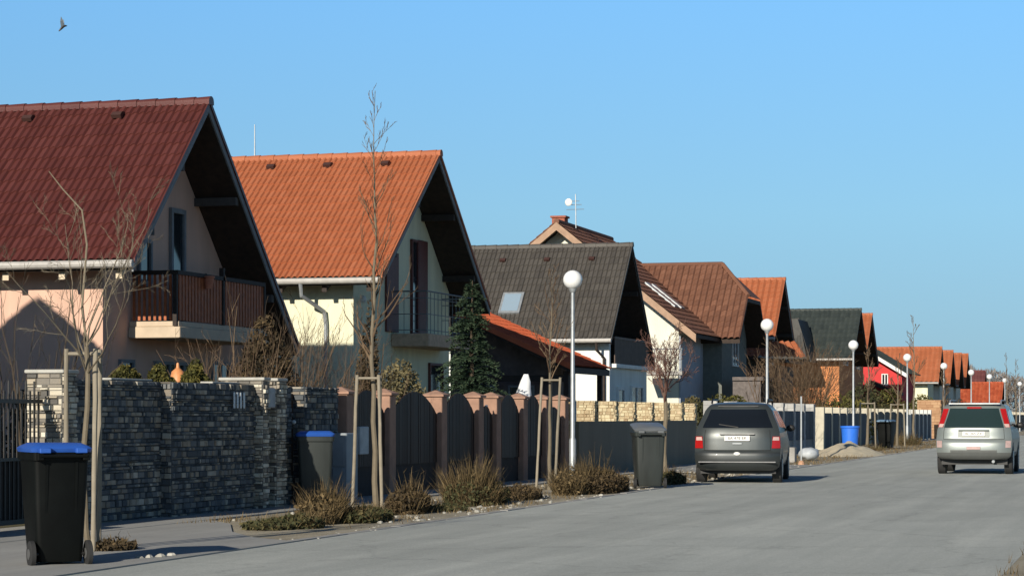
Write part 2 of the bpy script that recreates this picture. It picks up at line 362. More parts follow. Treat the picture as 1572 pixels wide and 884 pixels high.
def house(label, xg, ya, za, yl, zl, yr, zr, L, tile, wallm, wx=0.95, ov=0.75, period=0.15, row=0.34, sub=5, rafters=True,
          cap=None, bargem=None, loc=None, group=None, wallmx=None, purlins=True, gutterm=None, vents=(), antenna=None, zbase=0.0, name='house', chimney=None):
    """gabled house, ridge along X, gable towards the road (+X)"""
    t = thing(name, label, 'house', (xg-wx-0.3, ya, 0), 0, group)
    xb = xg - L; bargem = bargem or M_barge
    th = 0.17
    yw0, yw1 = yl+ov, yr-ov
    sl = (za-zl)/(ya-yl); sr = (za-zr)/(yr-ya)
    zt0 = zl + sl*ov - th*1.25; zt1 = zr + sr*ov - th*1.25
    w_ = MB(); xw = xg-wx
    w_.prism([(yw0, zbase), (yw1, zbase), (yw1, zt1), (ya, za-th*1.35), (yw0, zt0)], 'x', xb+0.4, xw)
    wall = build('wall', w_, wallm, t)
    r = MB()
    tiles(r, (xb,ya,za), (xg,ya,za), (xg,yl,zl), (xb,yl,zl), period, row, sub=sub)
    tiles(r, (xg,ya,za), (xb,ya,za), (xb,yr,zr), (xg,yr,zr), period, row, sub=max(2, sub-1))
    roof = build('roof', r, tile, t)
    s_ = MB()
    s_.prism([(ya, za-0.012), (yl, zl-0.012), (yl+0.02, zl-th), (ya, za-th*1.3)], 'x', xb+0.01, xg-0.035)
    s_.prism([(ya, za-0.012), (yr, zr-0.012), (yr-0.02, zr-th), (ya, za-th*1.3)], 'x', xb+0.01, xg-0.035)
    # soffit board joints
    build('soffit', s_, M_soffit, roof)
    for (yy, zz) in ((yl, zl), (yr, zr)):
        b_ = MB(); b_.prism([(ya, za-0.03), (yy, zz-0.03), (yy, zz-0.20), (ya, za-0.20)], 'x', xg-0.034, xg-0.002)
        build('bargeboard', b_, bargem, roof)
        v_ = MB(); v_.prism([(ya, za+0.05), (yy, zz+0.05), (yy, zz-0.045), (ya, za-0.045)], 'x', xg, xg+0.028)
        build('verge_trim', v_, tile, roof)
    c = MB(); x = xb
    while x < xg-0.05:
        x2 = min(x+0.40, xg+0.02)
        rings = []
        for (xx, rr) in ((x, 0.105), (x2+0.03, 0.125)):
            rings.append([(xx, ya+rr*math.cos(a), za+0.0+rr*0.85*math.sin(a)) for a in [math.pi*k/8 for k in range(9)]] + [(xx, ya-rr, za-0.06), (xx, ya+rr, za-0.06)])
        c.loft(rings); x += 0.40
    build('ridge_cap', c, cap or tile, roof)
    g = MB(); rr = 0.075
    g.tube([(xb, yl-0.05, zl-0.06), (xg+0.01, yl-0.05, zl-0.06)], rr, 10)
    build('gutter', g, gutterm or M_gutter, roof)
    if rafters:
        x = xg - 0.35
        while x > xb + 0.5:
            q = MB(); q.prism([(yl+0.14, zl-th+0.02), (yl+0.14, zl-th-0.14), (yw0+0.0, zl+sl*(ov-0.02)-th-0.36), (yw0+0.0, zl+sl*(ov-0.02)-th-0.1)], 'x', x-0.06, x+0.06)
            build('rafter_end', q, M_cream if rafters == 'cream' else M_wood_dark, roof); x -= 1.12
    if purlins:
        for side, yy, zz in ((0, yl, zl), (1, yr, zr)):
            for fr in (0.32, 0.72):
                py, pz = ya+(yy-ya)*fr, za+(zz-za)*fr
                q = MB(); q.box(xw-0.05, xg-0.06, py-0.07, py+0.07, pz-th-0.22, pz-th-0.06)
                build('purlin', q, M_wood_dark if purlins != 'grey' else mat('grey_brown_beam', (0.07, 0.062, 0.055), 0.8), roof)
    for vx, vf in vents:
        py, pz = ya+(yl-ya)*vf, za+(zl-za)*vf
        q = MB(); q.prism([(py-0.06, pz+0.02), (py+0.10, pz+0.17), (py-0.03, pz+0.15), (py-0.11, pz+0.08)], 'x', vx-0.10, vx+0.10)
        build('roof_vent', q, mat('dark_vent_tile', (0.05, 0.02, 0.015), 0.7), roof)
    if antenna:
        ax, ah = antenna; q = MB(); q.tube([(ax, ya+0.3, za-0.2), (ax, ya+0.3, za+ah)], [0.022, 0.012], 5); build('antenna', q, M_metal, roof)
    if chimney:
        cx_, cy_, cz_, cm_ = chimney
        q = MB(); q.box(cx_-0.3, cx_+0.3, cy_-0.3, cy_+0.3, cz_-1.6, cz_); q.box(cx_-0.36, cx_+0.36, cy_-0.36, cy_+0.36, cz_+0.002, cz_+0.1); build('chimney', q, cm_, roof)
    return t, wall, roof, (yw0, yw1, xw, zt0)

W_pink = mat('peach_render', (0.64, 0.41, 0.31), 0.9, 0.10, 2.5, streak=True, bump=0.2)
W_yellow = mat('pale_yellow_render', (0.72, 0.70, 0.50), 0.9, 0.10, 2.5, streak=True, bump=0.2)
W_cream = mat('cream_render', (0.70, 0.69, 0.58), 0.9, 0.10, 2.5, streak=True, bump=0.2)
W_white = mat('off_white_render', (0.76, 0.77, 0.72), 0.9, 0.10, 2.5, streak=True, bump=0.2)
W_shaded = mat('shaded_side_render', (0.42, 0.45, 0.50), 0.9, 0.08, 2, bump=0.2)  # blue-grey shade of a road-facing wall put into its colour
W_orange = mat('orange_render', (0.62, 0.24, 0.09), 0.9, 0.06, 3)
W_red = mat('red_render', (0.55, 0.045, 0.045), 0.9, 0.06, 3)

# --- house 1: maroon roof
h1, wall1, roof1, inf = house('maroon tiled house with a brown slatted balcony, nearest and leftmost in the row', -17.6, 42.0, 7.44, 38.54, 4.17, 46.9, 2.85, 9.5,
    T_brown, W_pink, rafters='cream', vents=((-19.35, 0.1), (-21.25, 0.1), (-23.1, 0.1)), purlins='grey')
# gable door and window, trim
window(h1, 'x', 42.25, 42.95, 3.15, 5.45, -18.55, M_barge, name='door', mull=0, bar=0.09)
window(h1, 'x', 40.75, 41.35, 3.9, 4.75, -18.55, M_barge, mull=0, bar=0.07)
window(h1, 'x', 39.95, 40.55, 1.5, 2.45, -18.55, M_barge, mull=0)
window(h1, 'x', 41.5, 43.6, 0.9, 2.45, -18.55, M_barge, mull=2)
window(h1, 'x', 44.3, 45.3, 1.2, 2.5, -18.55, M_barge, mull=1)
M_slat = mat('orange_brown_slats', (0.36, 0.10, 0.032), 0.65, 0.25, 7)
bal = build('balcony', MB().bbox(-18.54, -17.50, 40.37, 44.9, 2.85, 3.06, 0.012).bbox(-18.54, -17.54, 40.41, 44.85, 3.064, 3.16, 0.008), mat('balcony_slab', (0.55, 0.44, 0.32), 0.85, 0.1, 4), h1)
mb = MB()
for k in range(9):
    x = -18.48 + k*0.105; mb.box(x, x+0.05, 40.43, 40.455, 3.18, 4.03, rnd.random())
for k in range(29):
    y = 40.52 + k*0.15; mb.box(-17.60, -17.575, y, y+0.10, 3.18, 4.03)
build('balusters', mb, M_slat, bal)
mb = MB(); mb.box(-18.5, -17.55, 40.40, 40.48, 4.032, 4.11); mb.box(-17.63, -17.55, 40.482, 44.85, 4.032, 4.11); mb.box(-17.64, -17.56, 40.35, 40.425, 3.07, 4.03)
mb.box(-17.64, -17.55, 42.6, 42.68, 3.165, 4.28); mb.box(-17.64, -17.55, 44.78, 44.86, 3.165, 4.03)
build('handrail', mb, M_wood_dark, bal)
fp = thing('flower_pot', 'terracotta flower pot hanging on the brown balcony rail', 'flower pot', (-17.5, 41.75, 3.83))
build('pot', MB().disc_cyl((0,0,0), 'z', 0, 0, 14, prof=[(0, .07), (.20, .10), (.205, .115), (.24, .115), (.24, .09), (.2, .085)]), mat('terracotta', (0.45, 0.16, 0.09), .85), fp, True, True)
build('hook', MB().tube([(-.04, 0, .2), (-.05, 0, .29), (-.08, 0, .29)], .008, 5), M_iron, fp, False, True)
# --- neighbour whose roof shades the lower peach wall
h0 = thing('house', 'house left of the maroon one, only its shadow seen', 'house', (-21.3, 25, 0))
mb = MB(); mb.prism([(-26.8, 0), (-17.2, 0), (-17.2, 4.2), (-21.3, 7.3), (-26.8, 3.3)], 'y', 19.5, 28.9); build('wall', mb, W_cream, h0)
mb = MB(); tiles(mb, (-21.3, 19, 7.5), (-21.3, 29.4, 7.5), (-16.4, 29.4, 3.75), (-16.4, 19, 3.75), .25, .36, sub=3); tiles(mb, (-21.3, 29.4, 7.5), (-21.3, 19, 7.5), (-27.6, 19, 2.7), (-27.6, 29.4, 2.7), .25, .36, sub=3); rf = build('roof', mb, T_grey, h0)
mb = MB(); mb.prism([(-21.3, 7.48), (-16.4, 3.73), (-16.4, 3.55), (-21.3, 7.25), (-27.6, 2.5), (-27.6, 2.68)], 'y', 19.02, 29.38); build('soffit', mb, M_soffit, rf)
window(h0, 'x', 22, 23.4, 1, 2.4, -17.2, M_white); window(h0, 'y', -22, -20.6, 1, 2.4, 19.5, M_white); window(h0, 'y', -24.6, -23.4, 1, 2.4, 19.5, M_white)
# --- house 2: orange
h2, wall2, roof2, inf = house('orange tiled house with yellow side wall and metal railed balcony behind the tall staked tree', -17.6, 57.06, 8.06, 52.38, 4.65, 61.75, 4.35, 10.5,
    T_orange, W_yellow, period=0.15, vents=((-18.9, 0.1), (-20.45, 0.1), (-22.0, 0.1), (-23.6, 0.1)), antenna=(ony(391, 57.36), 0.95), rafters=True)
M_shut = mat('dark_red_shutter', (0.13, 0.035, 0.028), 0.6, 0.2, 8)
window(h2, 'x', 57.55, 58.1, 3.5, 5.95, -18.55, M_shut, name='door', mull=0)
build('shutter', MB().bbox(-18.55, -18.49, 58.15, 58.9, 3.5, 5.97, 0.008), M_shut, h2)
build('shutter', MB().bbox(-18.55, -18.49, 55.5, 56.45, 3.5, 5.5, 0.008), M_shut, h2)
window(h2, 'x', 59.1, 60.3, 0.9, 2.8, -18.55, M_shut, name='door', mull=0)
window(h2, 'x', 54.6, 55.9, 1.2, 2.5, -18.55, M_white)
bal = build('balcony', MB().bbox(-18.54, -17.56, 55.98, 60.2, 3.14, 3.46, 0.012), mat('balcony_slab_tan', (0.52, 0.36, 0.24), 0.85, 0.2, 9), h2)
mb = MB()
for (a, b) in (((-18.5, 56.03), (-17.62, 56.03)), ((-17.62, 56.03), (-17.62, 60.15)), ((-17.62, 60.15), (-18.5, 60.15))):
    for z in (3.55, 3.95, 4.35, 4.52): mb.tube([(*a, z), (*b, z)], 0.011 if z < 4.5 else 0.02, 5)
for k in range(14): mb.tube([(-17.62, 56.03+k*0.317, 3.42), (-17.62, 56.03+k*0.317, 4.5)], 0.009, 5)
for k in range(3): mb.tube([(-18.5+k*0.28, 56.03, 3.42), (-18.5+k*0.28, 56.03, 4.5)], 0.009, 5)
build('railing', mb, mat('grey_rail', (0.16, 0.17, 0.17), .5), bal)
# downpipe with its elbow on the side wall
mb = MB(); mb.tube([(-19.6, 52.33, 4.55), (-19.6, 52.4, 4.25), (-19.25, 53.0, 3.9), (-19.22, 53.05, 3.6), (-19.22, 53.06, 0)], 0.05, 7); build('downpipe', mb, M_metal, roof2)
build('satellite_dish', MB().ball((-18.4, 53.4, 4.2), 0.09, 10, 6), M_white, h2)
# --- house 3: charcoal
h3, wall3, roof3, inf = house('charcoal tiled house with a skylight and cream side wall', -17.6, 79.72, 7.33, 76.5, 3.98, 83.6, 3.2, 12.5,
    T_grey, W_white, wx=1.7, ov=0.55, period=0.16, rafters=False, vents=((-18.9, 0.17), (-20.5, 0.17), (-22.1, 0.17)), bargem=M_wood_dark)
mb = MB(); mb.box(-19.3, -17.78, 77.05, 83.0, 0, 3.02); build('ground_floor_wall', mb, W_white, h3)
mb = MB(); mb.prism([(77.05, 3.022), (77.05, 4.1), (77.25, 4.3), (77.25, 3.022)], 'x', -19.3, -17.79); build('side_cheek', mb, W_white, h3)
window(h3, 'x', 78.1, 79.2, 0.3, 2.4, -17.78, M_white, name='door', mull=0, bar=0.12)
window(h3, 'x', 80.2, 82.2, 0.2, 2.45, -17.78, M_white, name='window', mull=1)
window(h3, 'x', 79.0, 81.0, 3.3, 5.4, -19.3, M_white, name='door', mull=1)
bal = build('balcony', MB().bbox(-19.25, -17.6, 77.3, 83.2, 3.024, 3.16, 0.01), M_white, h3)
mb = MB()
for k in range(36): mb.box(-17.7, -17.67, 77.4+k*0.16, 77.5+k*0.16, 3.17, 4.0)
mb.box(-17.72, -17.65, 77.3, 83.2, 4.002, 4.08); build('railing', mb, mat('brown_rail', (0.12, 0.08, 0.06), 0.7), bal)
build('downpipe', MB().tube([(-18.1, 76.45, 3.9), (-18.1, 76.5, 3.6), (-17.95, 76.95, 3.35), (-17.95, 76.98, 0)], 0.05, 7), M_wood_dark, roof3)
def on_slope(ya, za, yl, zl, f, up): # point on left slope, lifted along normal
    n = Vector((0, -(za-zl), ya-yl)).normalized()
    return Vector((0, ya+(yl-ya)*f, za+(zl-za)*f)) + n*up
def skylight(roof, x0, x1, ya, za, yl, zl, f0, f1):
    def ring(a, b, c, d, up0, up1, m_, nm, par):
        q = MB(); P = lambda x, f, u: tuple(on_slope(ya, za, yl, zl, f, u) + Vector((x, 0, 0)))
        q.loft([[P(a,c,up0),P(b,c,up0),P(b,d,up0),P(a,d,up0)], [P(a,c,up1),P(b,c,up1),P(b,d,up1),P(a,d,up1)]]); return build(nm, q, m_, par)
    fr = ring(x0, x1, f0, f1, -0.02, 0.10, M_metal, 'skylight', roof)
    ring(x0+0.08, x1-0.08, f0+0.02, f1-0.02, 0.101, 0.112, glass('skylight_glass', (0.25, 0.33, 0.40), 0.15), 'pane', fr)
skylight(roof3, -21.75, -21.0, 79.72, 7.33, 76.5, 3.98, 0.52, 0.74)
# --- low garage with red roof between orange and charcoal houses
g = thing('garage', 'low dark outbuilding under a bright red tiled lean roof behind the brown fence', 'garage', (-19, 68, 0))
mb = MB(); tiles(mb, (-20.4, 70.6, 4.70), (-20.4, 65.8, 4.70), (-16.25, 65.8, 2.82), (-16.25, 70.6, 2.82), 0.17, 0.34, sub=3)
rf = build('roof', mb, T_red, g)
mb = MB(); mb.prism([(-20.4, 4.68), (-16.27, 2.80), (-16.27, 2.62), (-20.4, 4.50)], 'y', 65.82, 70.5); build('soffit', mb, M_wood_dark, rf)
mb = MB(); mb.prism([(-20.4, 4.74), (-16.24, 2.86), (-16.24, 2.70), (-20.4, 4.58)], 'y', 65.76, 65.80); build('bargeboard', mb, T_red, rf)
mb = MB(); mb.prism([(-20.3, 0), (-17.3, 0), (-17.3, 3.05), (-20.3, 4.40)], 'y', 66.9, 70.3); build('wall', mb, mat('dark_boarded_wall', (0.11, 0.085, 0.08), 0.8, 0.3, 4), g)
mb = MB(); mb.box(-16.6, -16.45, 66.0, 66.15, 0, 2.7); build('porch_post', mb, M_wood_dark, g); mb = MB(); mb.box(-16.6, -16.45, 70.2, 70.35, 0, 2.7); build('porch_post', mb, M_wood_dark, g)
mb = MB(); mb.box(-20.3, -16.601, 66.0, 66.12, 2.4, 2.58); build('beam', mb, M_wood_dark, g)
window(g, 'y', -19.6, -18.9, 1.0, 2.3, 66.9, M_barge, mull=0); window(g, 'y', -18.5, -17.7, 0.3, 2.3, 66.9, M_barge, name='door', mull=0)
# --- house 4: big brown L-shaped house, gable towards the camera and a half-hipped wing
h4 = thing('house', 'large brown tiled house with white gable, chimney and a half hipped wing', 'house', (-22, 100, 0))
ax, az, fx, fz = -24.1, 9.46, -18.2, 4.75; y0, y1 = 94.6, 104.8; bx_ = ax-(fx-ax)
mb = MB(); mb.prism([(bx_+0.9, 0), (fx-0.9, 0), (fx-0.9, fz+0.5), (ax, az-0.25), (bx_+0.9, fz+0.5)], 'y', y0+0.9, y1-0.3); build('wall', mb, W_cream, h4)
mb = MB(); mb.box(fx-0.88, fx-0.83, y0+0.92, y1-0.4, 0.0, 4.7); build('road_side_wall', mb, W_shaded, h4)
mb = MB(); tiles(mb, (ax, y0, az), (ax, y1, az), (fx, y1, fz), (fx, y0, fz), 0.3, 0.36, sub=4, amp=0.03, step=0.04); tiles(mb, (ax, y1, az), (ax, y0, az), (bx_, y0, fz), (bx_, y1, fz), 0.3, 0.36, sub=2)
rf = build('roof', mb, T_ochre, h4)
mb = MB(); mb.prism([(ax, az-0.02), (fx, fz-0.02), (fx, fz-0.16), (ax, az-0.2)], 'y', y0+0.03, y1-0.02); mb.prism([(ax, az-0.02), (bx_, fz-0.02), (bx_, fz-0.16), (ax, az-0.2)], 'y', y0+0.03, y1-0.02); build('soffit', mb, M_soffit, rf)
M_barge_br = mat('tan_bargeboard', (0.36, 0.23, 0.15), 0.75, 0.15, 4)
for e in (fx, bx_):
    mb = MB(); mb.prism([(ax, az-0.01), (e, fz-0.01), (e, fz-0.34), (ax, az-0.34)], 'y', y0-0.03, y0+0.028); build('bargeboard', mb, M_barge_br, rf)
build('ridge_cap', MB().tube([(ax, y0, az+0.02), (ax, y1, az+0.02)], 0.12, 8), T_ochre, rf)
mb = MB(); mb.box(ax-0.5, ax+0.05, y0+1.2, y0+1.8, az-0.5, az+0.28); mb.box(ax-0.56, ax+0.11, y0+1.14, y0+1.86, az+0.282, az+0.36); ch = build('chimney', mb, mat('red_brick', (0.32, 0.10, 0.06), 0.9, 0.25, 20), rf)
mb = MB(); mb.tube([(ax+0.3, y0+2.2, az-0.1), (ax+0.28, y0+2.2, az+1.35)], 0.022, 5)
for k, zz in enumerate((0.7, 0.9, 1.05)): mb.tube([(ax-0.12+0.1*k, y0+2.2, az+zz), (ax+0.65-0.1*k, y0+2.2, az+zz)], 0.012, 4)
build('antenna', mb, M_metal, rf)
mb = MB(); mb.ball((ax+0.0, y0+2.1, az+1.0), 0.16, 12, 8, (1, 0.3, 1)); build('satellite_dish', mb, M_white, rf)
nm = Vector((0.8, 0, 1)).normalized()
def P4(f, y, u): return tuple(Vector((ax+(fx-ax)*f, y, az+(fz-az)*f)) + nm*u)
for ya_, yb_ in ((97.6, 98.4), (99.0, 99.8)):
    q = MB(); q.loft([[P4(.52,ya_,0),P4(.52,yb_,0),P4(.74,yb_,0),P4(.74,ya_,0)],[P4(.52,ya_,.1),P4(.52,yb_,.1),P4(.74,yb_,.1),P4(.74,ya_,.1)]]); s_ = build('skylight', q, M_metal, rf)
    q = MB(); q.quad(P4(.535,ya_+.08,.108),P4(.535,yb_-.08,.108),P4(.725,yb_-.08,.108),P4(.725,ya_+.08,.108)); build('pane', q, glass('skylight_glass', (0.25, 0.33, 0.40), 0.15), s_)
# wing
xg, ya, za, yl, zl, yr, zr = -17.3, 103.7, 8.15, 99.9, 4.72, 107.4, 4.72
hy0, hy1, hzz, hx = 102.0, 105.4, 6.62, -18.75
xv_t = ax + (az-za)/((az-fz)/(fx-ax))
def hipclip(v):
    if v[2] > hzz and v[0] > hx+(xg-hx)*(za-v[2])/(za-hzz)+.06: return False
    return v[0] > ax+(az-v[2])/0.8-0.25
mb = MB(); tiles(mb, (ax, ya, za), (xg, ya, za), (xg, yl, zl), (ax, yl, zl), 0.26, 0.36, sub=5, clip=hipclip)
tiles(mb, (hx, ya, za), (xv_t-0.3, ya, za), (xv_t-0.3, yr, zr), (xg, yr, zr), 0.26, 0.36, sub=2)
mb.add([(hx, ya, za+0.02), (xg+0.02, hy0, hzz+0.02), (xg+0.02, hy1, hzz+0.02)], [(0, 1, 2)])
rf2 = build('wing_roof', mb, T_ochre, h4)
build('ridge_cap', MB().tube([(xv_t-0.3, ya, za+0.03), (hx, ya, za+0.03)], 0.11, 8).tube([(hx, ya, za+0.03), (xg, hy0, hzz+0.05)], 0.1, 8), T_ochre, rf2)
mb = MB(); mb.prism([(yl+0.1, zl-0.04), (hy0, hzz-0.05), (hy1, hzz-0.05), (yr-0.1, zr-0.04), (yr-0.1, zr-0.2), (hy1-0.05, hzz-0.22), (hy0+0.05, hzz-0.22), (yl+0.1, zl-0.2)], 'x', -22, xg-0.02); build('soffit', mb, M_soffit, rf2)
mb = MB(); mb.prism([(yl+0.6, 0), (yr-0.6, 0), (yr-0.6, 4.9), (hy1, 6.4), (hy0, 6.4), (yl+0.6, 4.9)], 'x', -21, xg-0.9); build('wing_wall', mb, mat('grey_green_render', (0.16, 0.17, 0.15), 0.9), h4)
window(h4, 'x', 103.0, 104.4, 3.6, 5.6, xg-0.9, M_white, name='door')
window(h4, 'y', -22.3, -21.2, 3.4, 4.8, y0+0.9, M_white); window(h4, 'x', 97.5, 98.5, 1.0, 2.3, fx-0.82, M_white)
mb = MB(); mb.box(-17.4, -16.1, 98.6, 107.0, 2.9, 3.05); mb.box(-17.4, -16.2, 98.7, 98.8, 0, 2.898); mb.box(-16.3, -16.2, 106.8, 106.9, 0, 2.898); build('canopy', mb, mat('canopy_boards', (0.13, 0.11, 0.10), 0.8, 0.3), h4)
mb = MB(); mb.box(-20.3, -18.5, 93.2, 94.9, 3.05, 3.2); bal = build('balcony', mb, M_concrete, h4)
mb = MB()
for k in range(9): mb.tube([(-20.3+k*0.22, 93.25, 3.2), (-20.3+k*0.22, 93.25, 4.1)], 0.02, 4)
mb.tube([(-20.3, 93.25, 4.1), (-18.5, 93.25, 4.1)], 0.03, 5); build('railing', mb, M_metal, bal)

# --- houses farther along
h5, wl, rf, inf = house('steep orange tiled house with flared eave beside the brown half hipped house', -17.6, 114.5, 8.1, 111.3, 5.15, 117.9, 4.8, 11, T_orange, mat('grey_render', (0.30, 0.28, 0.24), 0.9),
    period=0.3, row=0.36, sub=3, rafters=False, vents=((-20.0, 0.2),))
mb = MB(); tiles(mb, (-26, 111.5, 5.2), (-16.6, 111.5, 4.9), (-15.9, 110.2, 4.1), (-26, 110.2, 4.4), 0.3, 0.36, sub=3); build('eave_roof', mb, T_orange, h5)
mb = MB(); mb.box(-19.6, -17.4, 110.9, 116, 0, 3.798); build('porch_wall', mb, mat('brown_render', (0.10, 0.08, 0.07), 0.9), h5)
mb = MB(); mb.prism([(-20.2, 4.35), (-16.9, 4.05), (-16.9, 3.93), (-20.2, 4.22)], 'y', 110.2, 116.2); build('porch_roof', mb, M_soffit, h5)
window(h5, 'y', -19.2, -18.0, 1.0, 2.6, 110.9, M_barge); window(h5, 'x', 112.0, 113.6, 1.0, 2.5, -17.4, M_barge)
window(h5, 'x', 113.6, 115.2, 4.6, 6.5, -18.55, M_white, name='door')
h6, wl, rf, inf = house('dark green grey roofed house with orange side wall', -17.6, 145.2, 7.95, 141.4, 4.85, 149.0, 4.7, 15, T_dark, W_orange,
    period=0.3, row=0.4, sub=2, rafters=False, antenna=(-23.6, 1.0), bargem=M_wood_dark)
mb = MB(); tiles(mb, (-22.4, 143.9, 7.2), (-20.6, 139.5, 7.2), (-19.9, 138.0, 4.7), (-26, 138.0, 4.7), 0.3, 0.4, sub=2); mb.prism([(-26, 4.6), (-19.8, 4.6), (-20.6, 7.15), (-23, 7.15)], 'y', 139.0, 143.0); build('dormer', mb, mat('dormer_slate', (0.065, 0.062, 0.055), 0.7), rf)
window(h6, 'x', 144, 146, 4.5, 6.3, -18.55, M_white, name='door')
h7, wl, rf, inf = house('narrow sliver of orange tiled house just beyond the dark green roof', -18.3, 157.0, 8.15, 153.2, 4.9, 160.8, 4.9, 11, T_orange, W_orange, period=0.3, row=0.4, sub=2, rafters=False)
window(h7, 'x', 156, 158, 4.5, 6.3, -19.25, M_white)
# red house: gable towards the camera, roof falling to the road
h = thing('house', 'red painted house with grey verge falling to the right beyond the dark roof', 'house', (-19, 172, 0))
yy = 168.0
xa, xb_ = ony(1325, yy), ony(1393, yy); za_, zb_ = hz(xa, yy, 533), hz(xb_, yy, 574)
mb = MB(); mb.prism([(xa-4, 2.2), (xa, 0), (ony(1383, yy), 0), (ony(1383, yy), hz(xb_, yy, 571)), (xa, za_-0.2), (xa-4, za_-1.8)], 'y', yy+0.6, yy+9); build('wall', mb, W_red, h)
mb = MB(); tiles(mb, (xa, yy+9.5, za_), (xa, yy, za_), (xb_, yy, zb_), (xb_, yy+9.5, zb_), 0.3, 0.4, sub=2); tiles(mb, (xa, yy, za_), (xa, yy+9.5, za_), (xa-4.2, yy+9.5, za_-2), (xa-4.2, yy, za_-2), 0.3, 0.4, sub=2); rf = build('roof', mb, T_dark, h)
mb = MB(); mb.prism([(xa, za_), (xb_, zb_), (xb_, zb_-0.28), (xa, za_-0.28)], 'y', yy-0.05, yy+0.55); build('bargeboard', mb, M_white, rf)
xs0, xs1 = ony(1340, yy), ony(1386, yy)
mb = MB(); mb.prism([(xs0, hz(xs0, yy, 584)), (xs1, hz(xs1, yy, 602)), (xs1, hz(xs1, yy, 607)), (xs0, hz(xs0, yy, 590))], 'y', yy-2.2, yy+0.55); mb.box(xs0, xs1-0.3, yy-1.9, yy+0.5, 0, 2.6); build('porch', mb, M_wood_dark, h)
window(h, 'y', ony(1352, yy), ony(1362, yy), 3.6, 4.4, yy+0.6, M_white)
# row of orange roofs
first = None
row_labels = ['longest orange roof of the far row, above a cream wall', 'second orange roof of the far row, a slim strip past the long roof',
              'third orange roof of the far row, between two dark gable slits', 'last orange roof of the far row, ending against open sky']
for i, (ya_, za_) in enumerate(((201.7, 7.2), (213.0, 7.2), (222.3, 7.2), (230.4, 7.35))):
    hh = house(row_labels[i], -17.6+0.0*i, ya_, za_, ya_-3.4, 4.2, ya_+3.4, 4.2, 12, T_orange, W_yellow if i == 0 else W_cream, period=0.4, row=0.5, sub=2, rafters=False, purlins=False, group='far row of orange roofed houses')
    window(hh[0], 'x', ya_-0.8, ya_+0.8, 4.2, 5.8, -18.55, M_white)
    window(hh[0], 'y', -21.5, -20.5, 1.6, 2.8, ya_-2.65, M_white)
hh = house('low orange roofed house at the far end, above the silver car', -15.6, 252, 4.9, 248.6, 2.7, 255.4, 2.7, 7.6, T_red, W_cream, period=0.4, row=0.5, sub=2, rafters=False, purlins=False)
window(hh[0], 'x', 251, 253, 1.0, 2.2, -16.55, M_white)
hh = house('plum roofed house at the far end behind the low orange roof', -20.2, 292, 6.9, 288, 3.6, 296, 3.6, 8, T_plum, W_cream, period=0.4, row=0.5, sub=2, rafters=False, purlins=False)
window(hh[0], 'x', 291, 293, 3.0, 4.5, -21.15, M_white)

# ------------------------------------------------------------------ walls and fences
STONE = mat_attr('split_slate_cladding', [(0.0, (0.045, 0.052, 0.058)), (0.35, (0.095, 0.105, 0.112)), (0.58, (0.17, 0.175, 0.172)), (0.72, (0.25, 0.205, 0.15)), (0.86, (0.36, 0.33, 0.27)), (1.0, (0.58, 0.55, 0.48))], 0.85, 0.2, 9, bump=0.5)
YST = mat_attr('yellow_split_block', [(0.0, (0.30, 0.20, 0.11)), (0.3, (0.46, 0.37, 0.23)), (0.85, (0.60, 0.53, 0.35)), (1.0, (0.46, 0.22, 0.13))], 0.85, 0.2, 9, bump=0.5)
GST = mat_attr('grey_split_block', [(0.0, (0.30, 0.30, 0.29)), (1.0, (0.52, 0.51, 0.48))], 0.85, 0.1, 9, bump=0.4)
SUNLIT = mat_attr('sunlit_split_stone', [(0.0, (0.07, 0.07, 0.068)), (0.25, (0.22, 0.20, 0.17)), (0.5, (0.42, 0.36, 0.27)), (0.8, (0.58, 0.53, 0.42)), (1.0, (0.68, 0.64, 0.54))], 0.85, 0.1, 9, bump=0.5)  # wall stone made paler for the pillars, sunlight put into the colour
def clad(mb, o, u, v, n, w, h, rh=(0.022, 0.095), rl=(0.04, 0.20), dep=(0.0, 0.04)):
    """rectangle from corner o along unit u (w) and v (h), filled with split stones standing out along n"""
    o, u, v, n = map(Vector, (o, u, v, n)); z = 0.0
    while z < h - 1e-4:
        r = min(rnd.uniform(*rh), h - z)
        if h - z - r < 0.02: r = h - z
        x = -rnd.uniform(0, rl[0])
        while x < w:
            l = rnd.uniform(*rl); x0, x1 = max(0, x), min(w, x + l); x += l
            if x1 - x0 < 0.015: continue
            d = rnd.uniform(*dep); g = 0.004
            b0 = o + u*(x0+g) + v*(z+g); b1 = o + u*(x1-g) + v*(z+g); b2 = o + u*(x1-g) + v*(z+r-g); b3 = o + u*(x0+g) + v*(z+r-g)
            k = 0.006
            t0, t1, t2, t3 = b0+n*d+(u+v)*k, b1+n*(d+rnd.uniform(-.004,.004))+(v-u)*k, b2+n*d-(u+v)*k, b3+n*(d+rnd.uniform(-.004,.004))+(u-v)*k
            mb.add([b0,b1,b2,b3,t0,t1,t2,t3], [(4,5,6,7),(0,1,5,4),(1,2,6,5),(2,3,7,6),(3,0,4,7)], rnd.random())
        z += r
    return mb
def stone_block(x0, x1, y0, y1, z0, z1, **k):
    """clad solid, faces -Y and +X (and back faces plain)"""
    mb = MB(); mb.box(x0, x1, y0, y1, z0, z1, 0.05)
    clad(mb, (x1+0.001, y0, z0), (0,1,0), (0,0,1), (1,0,0), y1-y0, z1-z0, **k)
    clad(mb, (x0, y0-0.001, z0), (1,0,0), (0,0,1), (0,-1,0), x1-x0, z1-z0, **k)
    return mb
def capst(x0, x1, y0, y1, z, h=0.05, o=0.04): return MB().bbox(x0-o, x1+o, y0-o, y1+o, z, z+h, 0.008)
M_cap = mat('pale_coping', (0.42, 0.41, 0.37), 0.85, 0.15, 5, bump=0.3)
